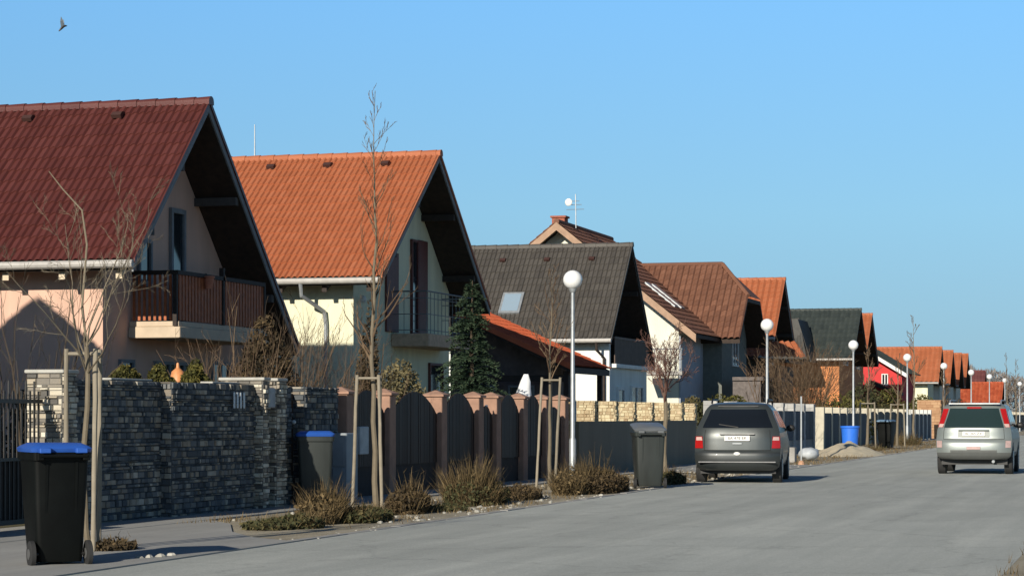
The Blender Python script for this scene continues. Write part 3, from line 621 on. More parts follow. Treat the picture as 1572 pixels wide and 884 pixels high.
w1 = thing('stone_wall', 'long garden wall clad in dark split slate with pale coping, left of the brown fence', 'wall', (-13.2, 31, 0))
ZT = 1.86
for (a, b, xf) in ((26.70, 29.46, -13.06), (29.47, 32.48, -12.90), (33.55, 34.1, -12.93), (34.9, 36.45, -13.0)):
    build('wall_panel', stone_block(-13.35, xf, a+0.002, b-0.002, 0, ZT), STONE, w1)
for (a, b, xf) in ((26.30, 26.68, -12.96), (32.50, 32.72, -12.76), (33.16, 33.53, -12.80)):
    p_ = build('pillar', stone_block(-13.43, xf, a, b, 0, ZT+0.06, rh=(0.03, 0.08), rl=(.06, .2)), SUNLIT, w1)
    build('coping', capst(-13.43, xf, a, b, ZT+0.064, .045, .03), M_cap, p_)
build('wall_panel', stone_block(-13.35, -13.0, 32.73, 33.15, 0, ZT), STONE, w1)
for (a, b) in ((28.0, 29.3), (31.4, 32.45)):
    build('coping', capst(-13.30, -13.10, a, b, ZT+0.004, 0.03, 0.0), M_cap, w1)
# mailbox and doorbell, number plate
mb = MB(); mb.bbox(-12.94, -12.80, 32.76, 33.12, 1.52, 1.82, 0.012); mb.box(-12.798, -12.79, 32.80, 33.08, 1.74, 1.765)
tag(build('mailbox', mb, mat('mailbox_grey', (0.30, 0.31, 0.32), 0.5)), 'grey metal mailbox fixed high on the slate wall', 'mailbox')
M_letters = mat('pale_numerals', (0.55, 0.60, 0.62), 0.5, 0.05)
pl = thing('number_plate', 'pale numerals fixed on the slate wall left of the mailbox', 'sign', (-12.84, 31.75, 1.62), R(90))
mb = MB()
for k in range(4): mb.bbox(-0.22+k*0.125, -0.16+k*0.125, -0.012, 0.0, -0.11, 0.12, 0.004)
build('numeral', mb, M_letters, pl, local=True)
# pedestrian gate between the wall pieces
def plank_panel(t, x, y0, y1, z0, z1, m_, arch=0.0, pw=0.11, name='plank_panel', n_rail=2):
    mb = MB(); n = max(2, int((y1-y0)/pw)); w_ = (y1-y0)/n
    for i in range(n):
        c = (i+0.5)/n; zt = z1 + arch*(1-(2*c-1)**2); zt0 = z1 + arch*(1-(2*(i/n)-1)**2); zt1 = z1 + arch*(1-(2*((i+1)/n)-1)**2)
        j = rnd.uniform(-0.004, 0.004); a, b = y0+i*w_+0.006, y0+(i+1)*w_-0.006
        mb.prism([(a, z0), (b, z0), (b, zt1), (a, zt0)], 'x', x+j, x+0.025+j, rnd.random())
    for k in range(n_rail):
        z = z0+0.18+(z1-z0-0.4)*k; mb.box(x-0.05, x-0.002, y0, y1, z, z+0.09)
    return build(name, mb, m_, t)
PLANK = mat_attr('dark_brown_planks', [(0.0, (0.018, 0.010, 0.006)), (1.0, (0.046, 0.025, 0.015))], 0.6, 0.4, 6)
gt = thing('garden_gate', 'narrow dark wicket gate set in the slate wall beside the blue lidded bin', 'gate', (-13.2, 34.5, 0))
plank_panel(gt, -13.2, 34.14, 34.86, 0.08, 1.75, PLANK)
build('handle', MB().ball((-13.12, 34.74, 1.3), 0.035, 10, 6), M_white, gt)
# iron driveway gate at the far left
gt = thing('iron_gate', 'black iron bar gate at the left edge beside the slate pillar', 'gate', (-13.2, 23.5, 0))
mb = MB(); mb.box(-13.22, -13.17, 22.0, 26.2, 0.1, 0.16); mb.box(-13.22, -13.17, 22.0, 26.2, 1.55, 1.6); mb.box(-13.22, -13.17, 22.0, 26.2, 0.86, 0.9)
build('gate_frame', mb, M_iron, gt)
mb = MB()
for k in range(38): mb.box(-13.205, -13.185, 22.05+k*0.11, 22.07+k*0.11, 0.162, 1.82 if k % 2 == 0 else 1.7)
build('bars', mb, M_iron, gt)
build('gate_boards', MB().box(-13.26, -13.235, 22.0, 26.2, 0.1, 0.95), M_wood_dark, gt)
gp = build('gate_post', stone_block(-13.42, -12.96, 21.4, 21.9, 0, 1.92), STONE); tag(gp, 'slate clad gate post at the near end of the iron gate', 'post')

# brown arched fence
PIER = mat('pink_brown_concrete_pier', (0.34, 0.20, 0.14), 0.88, 0.15, 5, bump=0.3)
PLINTH = mat('brown_plinth', (0.04, 0.032, 0.028), 0.9, 0.2, 4, bump=0.3)
wf = thing('wooden_fence', 'dark brown plank fence with arched panels between pinkish gable topped piers', 'fence', (-13.1, 43, 0))
piers = [36.75, 39.0, 42.1, 44.6, 45.9, 48.0, 49.9, 51.6]
def gable_pier(t, x0, x1, y0, y1, h, m_, cap_h=0.12, o=0.04):
    p_ = build('pier', MB().bbox(x0, x1, y0, y1, 0, h, 0.012), m_, t)
    c = MB(); xm, ym = (x0+x1)/2, (y0+y1)/2
    c.loft([[(x0-o,y0-o,h+0.002),(x1+o,y0-o,h+0.002),(x1+o,y1+o,h+0.002),(x0-o,y1+o,h+0.002)],
            [(x0-o,y0-o,h+0.04),(x1+o,y0-o,h+0.04),(x1+o,y1+o,h+0.04),(x0-o,y1+o,h+0.04)],
            [(xm-0.02,ym-0.02,h+cap_h),(xm+0.02,ym-0.02,h+cap_h),(xm+0.02,ym+0.02,h+cap_h),(xm-0.02,ym+0.02,h+cap_h)]])
    build('pier_cap', c, m_, p_); return p_
for i, y in enumerate(piers): gable_pier(wf, -13.28, -12.94, y, y+0.34, 1.76, PIER)
for i, (a, b) in enumerate(zip(piers, piers[1:])):
    a += 0.342; b -= 0.002
    build('plinth', MB().box(-13.20, -13.065, a, b, 0, 0.55), PLINTH, wf)
    plank_panel(wf, -13.06, a+0.004, b-0.004, 0.53, 1.42 if b-a > 1.5 else 1.35, PLANK, 0.42 if b-a > 1.5 else 0.25)
pl = thing('number_plate', 'small pale house number on the brown plank gate', 'sign', (-13.06, 44.15, 1.5), R(90))
mb = MB()
for k in range(2): mb.bbox(-0.11+k*0.14, -0.03+k*0.14, -0.012, 0.0, -0.12, 0.12, 0.004)
build('numeral', mb, M_letters, pl, local=True)
pl = build('letter_plate', MB().bbox(-13.07, -13.05, 45.45, 45.62, 1.38, 1.62, 0.004), M_letters); tag(pl, 'small pale letter plate on the narrow brown panel between two piers', 'sign')
# meter boxes by the bin
M_box = mat('grey_plastic_cabinet', (0.27, 0.30, 0.32), 0.6, 0.1, 4)
mc = thing('meter_cabinet', 'grey floor standing meter cabinet to the right of the blue lidded bin', 'cabinet', (-12.75, 36.3, 0))
build('cabinet_body', MB().bbox(-12.98, -12.70, 36.05, 36.6, 0, 1.12, 0.015), M_box, mc); build('cabinet_door', MB().bbox(-12.94, -12.74, 36.035, 36.048, 0.58, 1.08, 0.004), M_box, mc); build('cabinet_door', MB().bbox(-12.94, -12.74, 36.035, 36.048, 0.06, 0.55, 0.004), M_box, mc)
mb = MB(); mb.bbox(-13.04, -12.90, 37.3, 37.75, 0.75, 1.22, 0.012); tag(build('meter_box', mb, mat('pale_meter_box', (0.42, 0.45, 0.46), 0.6)), 'pale meter box on the fence plinth seen between the tree stakes', 'meter box')

# yellow block fence
yf = thing('block_fence', 'yellow split block fence with lit square piers and grey shaded panels', 'fence', (-13.1, 60, 0))
mb = stone_block(-13.95, -12.98, 52.3, 52.6, 0, 1.72, rh=(0.07, 0.14), rl=(0.08, 0.22)); build('end_wall', mb, YST, yf)
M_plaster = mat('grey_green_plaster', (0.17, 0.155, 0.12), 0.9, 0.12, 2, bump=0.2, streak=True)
ys_ = [54.3, 56.6, 58.7, 60.9, 63.0, 65.0, 66.9]
for y in ys_:
    build('pier', stone_block(-13.34, -12.92, y, y+0.36, 0, 1.76, rh=(0.05, 0.10), rl=(0.06, 0.16), dep=(0.0, 0.035)), YST, yf)
for a, b in zip([52.6]+ys_, ys_):
    build('panel', MB().box(-13.22, -12.865, (a+0.0) if a > 53 else a+0.002, b-0.002, 0, 1.27), M_plaster, yf)
# grey-white fence with dark blue planks
PB = mat_attr('slate_blue_planks', [(0.0, (0.035, 0.045, 0.060)), (1.0, (0.075, 0.090, 0.11))], 0.7, 0.3, 5)
gf = thing('block_fence', 'pale grey block fence with blue grey plank panels right of the parked car', 'fence', (-13.1, 85, 0))
ys_ = [70.5, 74.0, 77.5, 81.0, 83.6, 86.2, 88.8, 91.4]
for y in ys_: build('pier', stone_block(-13.34, -12.92, y, y+0.4, 0, 1.86, rh=(0.14, 0.2), rl=(0.2, 0.4), dep=(0.0, 0.015)), GST, gf)
for a, b in zip(ys_, ys_[1:]):
    build('plinth', MB().box(-13.22, -12.98, a+0.41, b-0.01, 0, 0.5), M_concrete, gf)
    plank_panel(gf, -12.955, a+0.404, b-0.004, 0.50, 1.58, PB)
# farther fences
def far_fence(label, y0, y1, step, pm, plm, pw=0.3, h=1.75, arch=0.0, capm=None, x=-13.1):
    t = thing('garden_fence', label, 'fence', (x, (y0+y1)/2, 0)); n = max(1, round((y1-y0)/step)); st = (y1-y0)/n
    for i in range(n+1):
        y = y0+i*st; p_ = build('pier', MB().bbox(x-0.2, x+0.16, y, y+pw, 0, h, 0.015), pm, t)
        if i < n:
            plank_panel(t, x+0.10, y+pw+0.004, y+st-0.004, 0.05, h-0.24, plm, arch, pw=0.2)
    return t
M_pbeige = mat('beige_pier', (0.50, 0.46, 0.36), 0.9, 0.12, 4); M_pwhite = mat('white_pier', (0.62, 0.61, 0.56), 0.9, 0.1, 4)
far_fence('slatted blue grey fence with thin beige piers behind the bright blue tub', 94.5, 109.0, 2.4, M_pbeige, PB)
far_fence('dark plank fence with beige piers behind the far dark bin', 110.5, 128.0, 2.9, M_pbeige, PLANK, arch=0.1)
far_fence('pale fence with white piers and dark gaps in front of the cream wall', 129.0, 141.0, 2.4, M_pwhite, PB)
bw = thing('brick_wall', 'brown brick wall end with sunny narrow face left of the silver car', 'wall', (-13.0, 145, 0))
build('wall_end', stone_block(-14.0, -12.6, 143.5, 152.0, 0, 2.35, rh=(0.15, 0.2), rl=(0.3, 0.5)), mat_attr('tan_brick', [(0, (0.32, 0.17, 0.09)), (1, (0.50, 0.32, 0.18))], 0.9, 0.2, 6), bw)
far_fence('low far fence of pale piers running behind the silver car', 154.0, 196.0, 4.0, M_pbeige, PB)
far_fence('farthest fence of brown planks near the end of the street', 198.0, 280.0, 6.0, M_pbeige, PLANK, x=-12.6)

# ------------------------------------------------------------------ street lamps
M_globe = mat('opal_globe', (0.82, 0.82, 0.80), 0.25, 0.02, 3)
LX = -11.7
def lamp(y, label):
    t = thing('street_lamp', label, 'lamp', (LX, y, 0), 0, 'globe street lamps along the verge')
    mb = MB(); mb.disc_cyl((0,0,0), 'z', 0.06, 1, 12, prof=[(0.0, 0.075), (0.9, 0.075), (0.95, 0.05), (3.98, 0.038)]); pole = build('pole', mb, M_metal, t, True, True)
    mb = MB(); mb.disc_cyl((0,0,0), 'z', 0, 0, 12, prof=[(3.96, 0.05), (4.03, 0.085), (4.05, 0.085)]); build('collar', mb, M_metal, t, True, True)
    build('globe', MB().ball((0,0,4.22), 0.2, 24, 14), M_globe, t, 'all', True)
    build('base_plate', MB().disc_cyl((0,0,0.02), 'z', 0.13, 0.03, 12), M_metal, t, False, True)
    return t
L0 = lamp(47.3, 'nearest and tallest globe street lamp, in front of the cream walled charcoal roofed house')
lamp_lab = ['globe street lamp behind the parked dark car, second nearest', 'globe street lamp in front of the dark green roof, third nearest', 'globe street lamp against the orange roof beyond the red house, fourth nearest',
            'globe street lamp at the dark slits of the far orange roof row, fifth nearest', 'globe street lamp at the left edge of the plum roof', 'globe street lamp at the right edge of the plum roof',
            'globe street lamp in front of the far low orange roof, eighth nearest', 'globe street lamp above the right shoulder of the silver car, ninth nearest', 'tiny farthest globe street lamp at the right edge of the picture']
for y, lb in zip((72.5, 94.0, 115.0, 135.3, 155.7, 173.0, 191.0, 212.0, 234.0), lamp_lab):
    c = copy_tree(L0); c.location = (LX, y, 0); c['label'] = lb
lx, ly = gr(1230, 714)
sp = thing('marker_post', 'thin grey metal post standing by the kerb left of the sand heap', 'post', (lx, ly, 0))
build('post_tube', MB().tube([(0,0,0),(0,0,1.95)], 0.028, 8), M_metal, sp, True, True); build('post_foot', MB().disc_cyl((0,0,0), 'z', 0.09, 0.12, 10, prof=[(0,0.1),(0.1,0.08),(0.14,0.04)]), mat('terracotta_foot', (0.45, 0.26, 0.16), 0.9), sp, False, True)

# ------------------------------------------------------------------ wheelie bins
def wheelie(label, x, y, rz, bodym, lidm, w_=0.58, d_=0.72, h=1.0, tilt=0, cat='wheelie bin', group=None, wr=.11):
    """local frame: back (wheels, handle) at -Y"""
    t = thing('wheelie_bin', label, cat, (x, y, 0), rz, group)
    def ring(z, ww, dd, dy, r=0.05):
        p = []
        for cx, cy, a0 in ((ww/2-r, dd/2-r, 0), (-ww/2+r, dd/2-r, 90), (-ww/2+r, -dd/2+r, 180), (ww/2-r, -dd/2+r, 270)):
            for k in range(4): a = R(a0+30*k); p.append((cx+r*math.cos(a), cy+dy+r*math.sin(a), z))
        return p
    b = MB(); b.loft([ring(0.05, w_*.80, d_*.66, -.03), ring(0.09, w_*.82, d_*.70, -.03), ring(h*.55, w_*.91, d_*.86, 0), ring(h-.07, w_*.97, d_*.97, 0), ring(h-.07, w_*1.04, d_*1.05, 0, .06), ring(h-.0, w_*1.06, d_*1.07, 0, .06)])
    body = build('body', b, bodym, t, True, True)
    # ribs on the back
    q = MB()
    for s_ in (-1, 1): q.prism([(-d_*.37, 0.16), (-d_*.36, 0.16), (-d_*.485, h-.08), (-d_*.50, h-.08)], 'x', s_*w_*.26-.012, s_*w_*.26+.012)
    build('rib', q, bodym, body, False, True)
    l = MB(); hd = -d_/2 - .03
    prof = [(0, 1.05, 1.04, .0), (0.035, 1.09, 1.08, .0), (0.055, 1.0, 1.0, .0), (0.085, 0.80, 0.72, .01)]
    l.loft([ring(z, w_*a, d_*bb, 0, .06) for z, a, bb, _ in prof])
    l.bbox(-w_*.42, -w_*.22, -d_*.62, -d_*.50, -.01, .045, .008); l.bbox(w_*.22, w_*.42, -d_*.62, -d_*.50, -.01, .045, .008)
    m4 = Matrix.Translation((0, hd, h+.004)) @ Matrix.Rotation(R(tilt), 4, 'X') @ Matrix.Translation((0, -hd, 0))
    l.v = [tuple(m4 @ Vector(v)) for v in l.v]; build('lid', l, lidm, t, True, True)
    q = MB(); q.tube([(-w_*.42, -d_*.60, h-.03), (w_*.42, -d_*.60, h-.03)], .017, 8)
    for s_ in (-1, 1): q.bbox(s_*w_*.40-.03, s_*w_*.40+.03, -d_*.61, -d_*.50, h-.07, h+.0, .006)
    build('handle', q, bodym, t, False, True)
    q = MB(); q.tube([(-w_*.5, -d_*.36, wr), (w_*.5, -d_*.36, wr)], .014, 8); build('axle', q, M_iron, t, False, True)
    for s_ in (-1, 1):
        q = MB(); q.disc_cyl((s_*w_*.50-(.025), -d_*.36, wr), 'x', .1, .05, 22, prof=[(0,wr-.02),(0.006,wr-.002),(.044,wr-.002),(.05,wr-.02)])
        wh = build('wheel', q, mat('rubber', (0.02,0.02,0.02), 0.8), t, True, True)
        build('hub', MB().disc_cyl((s_*w_*.50-.03, -d_*.36, wr), 'x', .05, .06, 14), mat('grey_hub', (0.09,0.09,0.09), 0.6), wh, True, True)
    return t
M_binblack = mat('black_green_plastic', (0.0022, 0.0030, 0.0027), 0.55, 0.45, 3, spec=0.18); M_bingrey = mat('dusty_grey_plastic', (0.024, 0.029, 0.027), 0.5, 0.3, 4, streak=True)
M_lidblue = mat('blue_plastic_lid', (0.025, 0.10, 0.42), 0.4, 0.08, 4); M_lidgrey = mat('grey_plastic_lid', (0.14, 0.15, 0.155), 0.35, 0.1, 4)
bx0, by0 = gr(74, 869)
wheelie('large black wheelie bin with blue lid standing nearest at the lower left', bx0, by0+0.12, TH+R(24), M_binblack, M_lidblue, 0.53, 0.66, 1.06, wr=.125)
wheelie('grey wheelie bin with blue lid pushed against the slate wall', -12.55, onx(484, -12.55), R(200), M_bingrey, M_lidblue, .56, .66, 1.08)
bx1, by1 = gr(990, 750)
wheelie('dusty dark grey wheelie bin with grey lid half open at the kerb', bx1, by1+0.3, R(20), M_bingrey, M_lidgrey, .58, .74, 1.08, tilt=9)
bx5, by5 = gr(1350, 686)
wheelie('small far dark wheelie bin with pale blue lid beside staked trees', -11.0, 99.5, R(-10), M_binblack, mat('pale_blue_lid', (0.15, 0.25, 0.36), 0.5), .62, .76, 1.15)
tb = thing('plastic_tub', 'bright blue tapered plastic tub standing behind the sand heap', 'tub', (ony(1305, 89.0), 89.0, 0))
mb = MB(); mb.disc_cyl((0,0,0), 'z', 0, 0, 28, prof=[(0.0, .26), (0.02, .27), (0.88, .33), (0.92, .33), (0.94, .365), (1.02, .375), (1.02, .34), (0.1, .28)]); build('tub_body', mb, mat('bright_blue_plastic', (0.03, 0.17, 0.72), 0.45, 0.06), tb, True, True)
# sand heap, sack, block
sx, sy = gr(1292, 706)
mb = MB(); N = 40; pts = []
rs = random.Random(3)
from mathutils import noise as mn
for j in range(N+1):
    for i in range(N+1):
        u, v = i/N*2-1, j/N*2-1; rr = math.hypot(u, v)
        hgt = max(0, 1-rr)**0.9*0.52 + 0.05*mn.noise(Vector((u*5, v*5, 0)))*max(0, 1-rr*0.9)*2
        pts.append((u*1.35, v*3.6, hgt-0.01))
mb.add(pts, [(j*(N+1)+i, j*(N+1)+i+1, (j+1)*(N+1)+i+1, (j+1)*(N+1)+i) for j in range(N) for i in range(N)], 0.5)
mb.v = [(v[0]-10.55, v[1]+83.0, v[2]) for v in mb.v]
tag(build('sand_heap', mb, mat('pale_sand', (0.58, 0.50, 0.35), 0.95, 0.12, 4, bump=0.6, bscale=25), smooth='all'), 'low heap of pale sand at the road edge in front of the blue tub', 'sand heap')
sk = MB(); sk.ball((0,0,.2), .32, 20, 12, (1.0, 1.2, .62)); 
sk.v = [(v[0]+0.05*mn.noise(Vector(v)*6)-10.35, v[1]+0.06*mn.noise(Vector(v)*5+Vector((3,0,0)))+72.2, v[2]+0.04*mn.noise(Vector(v)*7)+0.02) for v in sk.v]
tag(build('sack', sk, mat('pale_grey_sack', (0.45, 0.48, 0.50), 0.6, 0.1), smooth='all'), 'pale grey bulging sack lying left of the sand heap', 'sack')
tag(build('concrete_block', MB().bbox(-10.75, -10.4, 69.6, 70.0, 0, .46, .02), M_concrete), 'squat concrete block beside the thin metal post', 'block')
# rubble stones by the bin and the verge stones
M_rock = mat_attr('pale_stones', [(0, (0.22, 0.21, 0.18)), (1, (0.52, 0.50, 0.44))], 0.9, 0.3, 6)
def rock(mb, x, y, r, z=0.0):
    n0 = len(mb.v); mb.ball((0,0,0), r, 7, 5, (1, 1, .65)); sd_ = rnd.uniform(0, 50)
    for i in range(n0, len(mb.v)):
        v = Vector(mb.v[i]); k = 1+0.5*mn.noise(v/r*0.9+Vector((sd_,0,0))); mb.v[i] = (x+v.x*k, y+v.y*k, z+r*.4+v.z*k)
mb = MB()
for i in range(420):
    y = rnd.uniform(28.6, 66); rock(mb, rnd.uniform(-11.9, -9.3), y, rnd.uniform(.012, .045))
for i in range(160):
    y = rnd.uniform(22, 60); rock(mb, -9.32+rnd.gauss(0, .10), y, rnd.uniform(.008, .022))
o = build('gravel', mb, M_rock); o['kind'] = 'stuff'; o['label'] = 'loose pale stones scattered along the verge'
for i, (px, py, r) in enumerate(((214, 862, .045), (228, 861, .05), (246, 860, .055), (202, 863, .035), (262, 858, .05))):
    x, y = gr(px, py-2); mb = MB(); rock(mb, x, y, r); tag(build('stone', mb, M_rock), 'pale loose stone in the shadow beside the nearest bin', 'stone', 'loose stones beside the nearest bin')

# ------------------------------------------------------------------ vegetation
def limb(mb, p, d, L, r, lvl, rg, up=0.12, wob=0.16, segs=5, kids=3, sides=(6,4,3,3), spread=0.7, ratio=0.55, minr=0.0035):
    pts = [p.copy()]; rad = [r]; dirs = []; q = p.copy(); dd = d.normalized()
    for i in range(segs):
        dd = (dd + Vector((rg.gauss(0,wob), rg.gauss(0,wob), rg.gauss(0,wob*.6)+up))).normalized()
        q = q + dd*(L/segs); pts.append(q.copy()); rad.append(max(minr*.6, r*(1-(i+1)/segs*.75))); dirs.append(dd.copy())
    mb.tube(pts, rad, sides[min(lvl, len(sides)-1)], rg.random(), cap=False)
    if lvl < len(sides)-1 and kids > 0:
        for k in range(kids):
            f = 0.25+0.7*(k+rg.random())/kids; i = min(segs-1, int(f*segs)); a = rg.uniform(0, 6.28)
            perp = dirs[i].cross(Vector((math.cos(a), math.sin(a), .3))).normalized()
            nd = (dirs[i] + perp*spread*rg.uniform(.6, 1.2)).normalized()
            limb(mb, pts[i].lerp(pts[i+1], f*segs-i if f*segs-i < 1 else .5), nd, L*ratio*rg.uniform(.6, 1.15)*(1-f*.35), max(minr, rad[i]*.5), lvl+1, rg, up, wob, max(3, segs-1), kids, sides, spread, ratio, minr)
def young_tree(label, x, y, H, fork, shape='vase', seed=1, nb=9, r0=.035, spread=.7, group='bare young street trees on stakes', lean=(0, 0), name='bare_tree', twig=None, minr=.0035, kids=4, extra=None):
    rg = random.Random(seed); t = thing(name, label, 'tree', (x, y, 0), 0, group)
    tr = MB(); q = Vector((0,0,-.05)); pts = [q.copy()]; rad = [r0*1.25]
    top = fork if shape == 'vase' else H
    n = 7 if shape == 'vase' else 14
    for i in range(n):
        q = q + Vector((rg.gauss(lean[0], .012*H/n*4), rg.gauss(lean[1], .012*H/n*4), (top+.05)/n)); pts.append(q.copy()); rad.append(r0*(1.15-.35*(i+1)/n) if shape == 'vase' else max(.005, r0*(1.15-1.12*(i+1)/n)))
    tr.tube(pts, rad, 8, .6); build('trunk', tr, M_bark, t, True, True)
    cr = MB()
    if shape == 'vase':
        for k in range(nb):
            a = 6.28*k/nb + rg.uniform(-.4, .4); e = rg.uniform(.55, 1.25) if k else 1.5
            p = pts[-1] - Vector((0,0,rg.uniform(0, .35)*fork*.4)) if k > 2 else pts[-1]
            limb(cr, p, Vector((math.cos(a)*math.cos(e), math.sin(a)*math.cos(e), math.sin(e))), (H-fork)*rg.uniform(.75, 1.1), r0*.34, 0, rg, .06, .13, 7, kids, (5,4,3,3), .75, .5, minr)
    else:
        for k in range(nb):
            f = (k+.5)/nb; z = fork + (H-fork)*f*.96; i = min(n-1, int((z+.05)/((top+.05)/n))); a = rg.uniform(0, 6.28)
            p = pts[i].lerp(pts[i+1], ((z+.05)/((top+.05)/n))-i); e = rg.uniform(.75, 1.1)
            limb(cr, p, Vector((math.cos(a)*math.cos(e), math.sin(a)*math.cos(e), math.sin(e))), spread*(1-f*.72)*rg.uniform(.7, 1.25), max(minr, r0*.45*(1-f)), 1, rg, .12, .10, 6, 3, (5,4,3,3), .55, .5, minr)
    if extra: cr.tube([(p[0]*math.cos(TH), p[0]*math.sin(TH)+p[1], p[2]) for p in extra], [.014, .013, .011, .009, .007, .004], 6, .9)
    build('crown', cr, twig or M_twig, t, False, True); return t
def stakes(label, x, y, pts, zt, zcross=None, r=.026):
    t = thing('tree_support', label, 'stake frame', (x, y, 0), 0, 'wooden stake frames holding street trees')
    tops = []
    for (bx, by, tx, ty) in pts:
        m_ = MB(); n = 8; rings = []
        P_ = [(bx+(tx-bx)*k/n+rnd.gauss(0,.002), by+(ty-by)*k/n+rnd.gauss(0,.002), zt*k/n) for k in range(n+1)]
        m_.tube(P_, [r*rnd.uniform(.92, 1.06) for _ in P_], 9); build('stake', m_, M_stake, t, True, True); tops.append((tx, ty))
    for a, b in zip(tops, tops[1:]+tops[:1]):
        m_ = MB(); m_.tube([(a[0], a[1], zt-.05), (b[0], b[1], zt-.05)], r*.75, 7); build('crossbar', m_, M_stake, t, False, True)
        if len(tops) == 2: break
    return t
def scr(x, y, dpx):  # sideways offset (picture-right) in metres for a pixel distance at that place
    d = -math.sin(TH)*x+math.cos(TH)*y; return dpx*d/F
def right(m): return (m*math.cos(TH), m*math.sin(TH))
def stake_pts(x, y, offs, tops, jy=.0):
    out = []
    for k, (a, b) in enumerate(zip(offs, tops)):
        ra, rb = right(scr(x, y, a)), right(scr(x, y, b)); dy = (-.18 if k % 2 == 0 else .18)
        out.append((ra[0], ra[1]+dy, rb[0], rb[1]+dy*.8))
    return out
x, y = gr(138, 848)
young_tree('bare young tree with wide vase crown in front of the maroon roofed house', x, y, 3.7, 2.1, 'vase', 5, 8, .030, minr=.0028, kids=4, twig=M_bark, extra=((0, 0, 1.9), (-.09, .02, 2.5), (-.03, 0, 3.15), (-.08, 0, 3.5), (-.28, 0, 3.72), (-.42, 0, 3.9)))
stakes('three pole stake frame beside the nearest bin, holding the wide crowned tree', x, y, stake_pts(x, y, (-26, 2, 17), (-26, 6, 18)), 2.08)
x, y = gr(578, 779)
young_tree('tall slender bare tree rising above the orange roof', x, y, 6.35, 2.15, 'leader', 11, 34, .042, .95, minr=.0045, lean=(-.006, 0))
stakes('three pole stake frame in front of the brown fence, holding the tallest slender tree', x, y, stake_pts(x, y, (-31, 0, 14), (-25, 1, 8)), 2.02)
x, y = gr(843, 752)
young_tree('bare young tree with narrow crown just left of the nearest street lamp', x, y, 4.15, 2.0, 'leader', 21, 26, .036, .8, minr=.005)
stakes('leaning three pole stake frame left of the nearest street lamp', x, y, stake_pts(x, y, (-16, -2, 12), (-8, 0, 20)), 2.12)
x = -11.2; y = onx(1020, x)
young_tree('bare young tree with reddish bushy crown behind the half open bin', x, y, 3.3, 1.95, 'vase', 31, 12, .055, minr=.0045, kids=6, twig=mat_attr('reddish_twigs', [(0.1, (0.10, 0.045, 0.035)), (0.9, (0.22, 0.13, 0.10))], .9))
x = -12.2; y = onx(1166, x); young_tree('thin two stemmed bare tree left of the second street lamp', x, y, 3.4, 1.6, 'vase', 41, 3, .05, minr=.008, kids=3, group='bare far street trees')
for px, xx, H, sd_, lb in ((1331, -11.3, 4.2, 51, 'bare staked tree between the blue tub and the far dark bin'), (1377, -11.3, 4.0, 52, 'bare staked tree right of the far dark bin, before the cream wall'),
                       (1404, -11.3, 6.2, 53, 'tall thin bare tree rising in front of the far long orange roof'), (1449, -11.6, 4.0, 54, 'small bare tree left of the silver car near the fifth lamp'),
                       (1545, -11.0, 6.2, 55, 'taller bare tree over the roof of the silver car'), (1560, -11.0, 6.0, 56, 'hazy bare tree at the right edge behind the silver car')):
    y = onx(px, xx); young_tree(lb, xx, y, H, H*.42, 'leader', sd_, 16, .06, 1.0, minr=.012, group='bare far street trees')
    if px < 1400:
        stakes(lb.replace('bare staked tree', 'stake frame of the bare tree'), xx, y, [(-.3, -.2, -.25, -.15), (.35, 0, .3, 0)], 1.95, r=.034)
x = -11.3
for px, lb in ((1303, 'two pole stake frame just left of the bright blue tub top'),):
    y = onx(px, x)

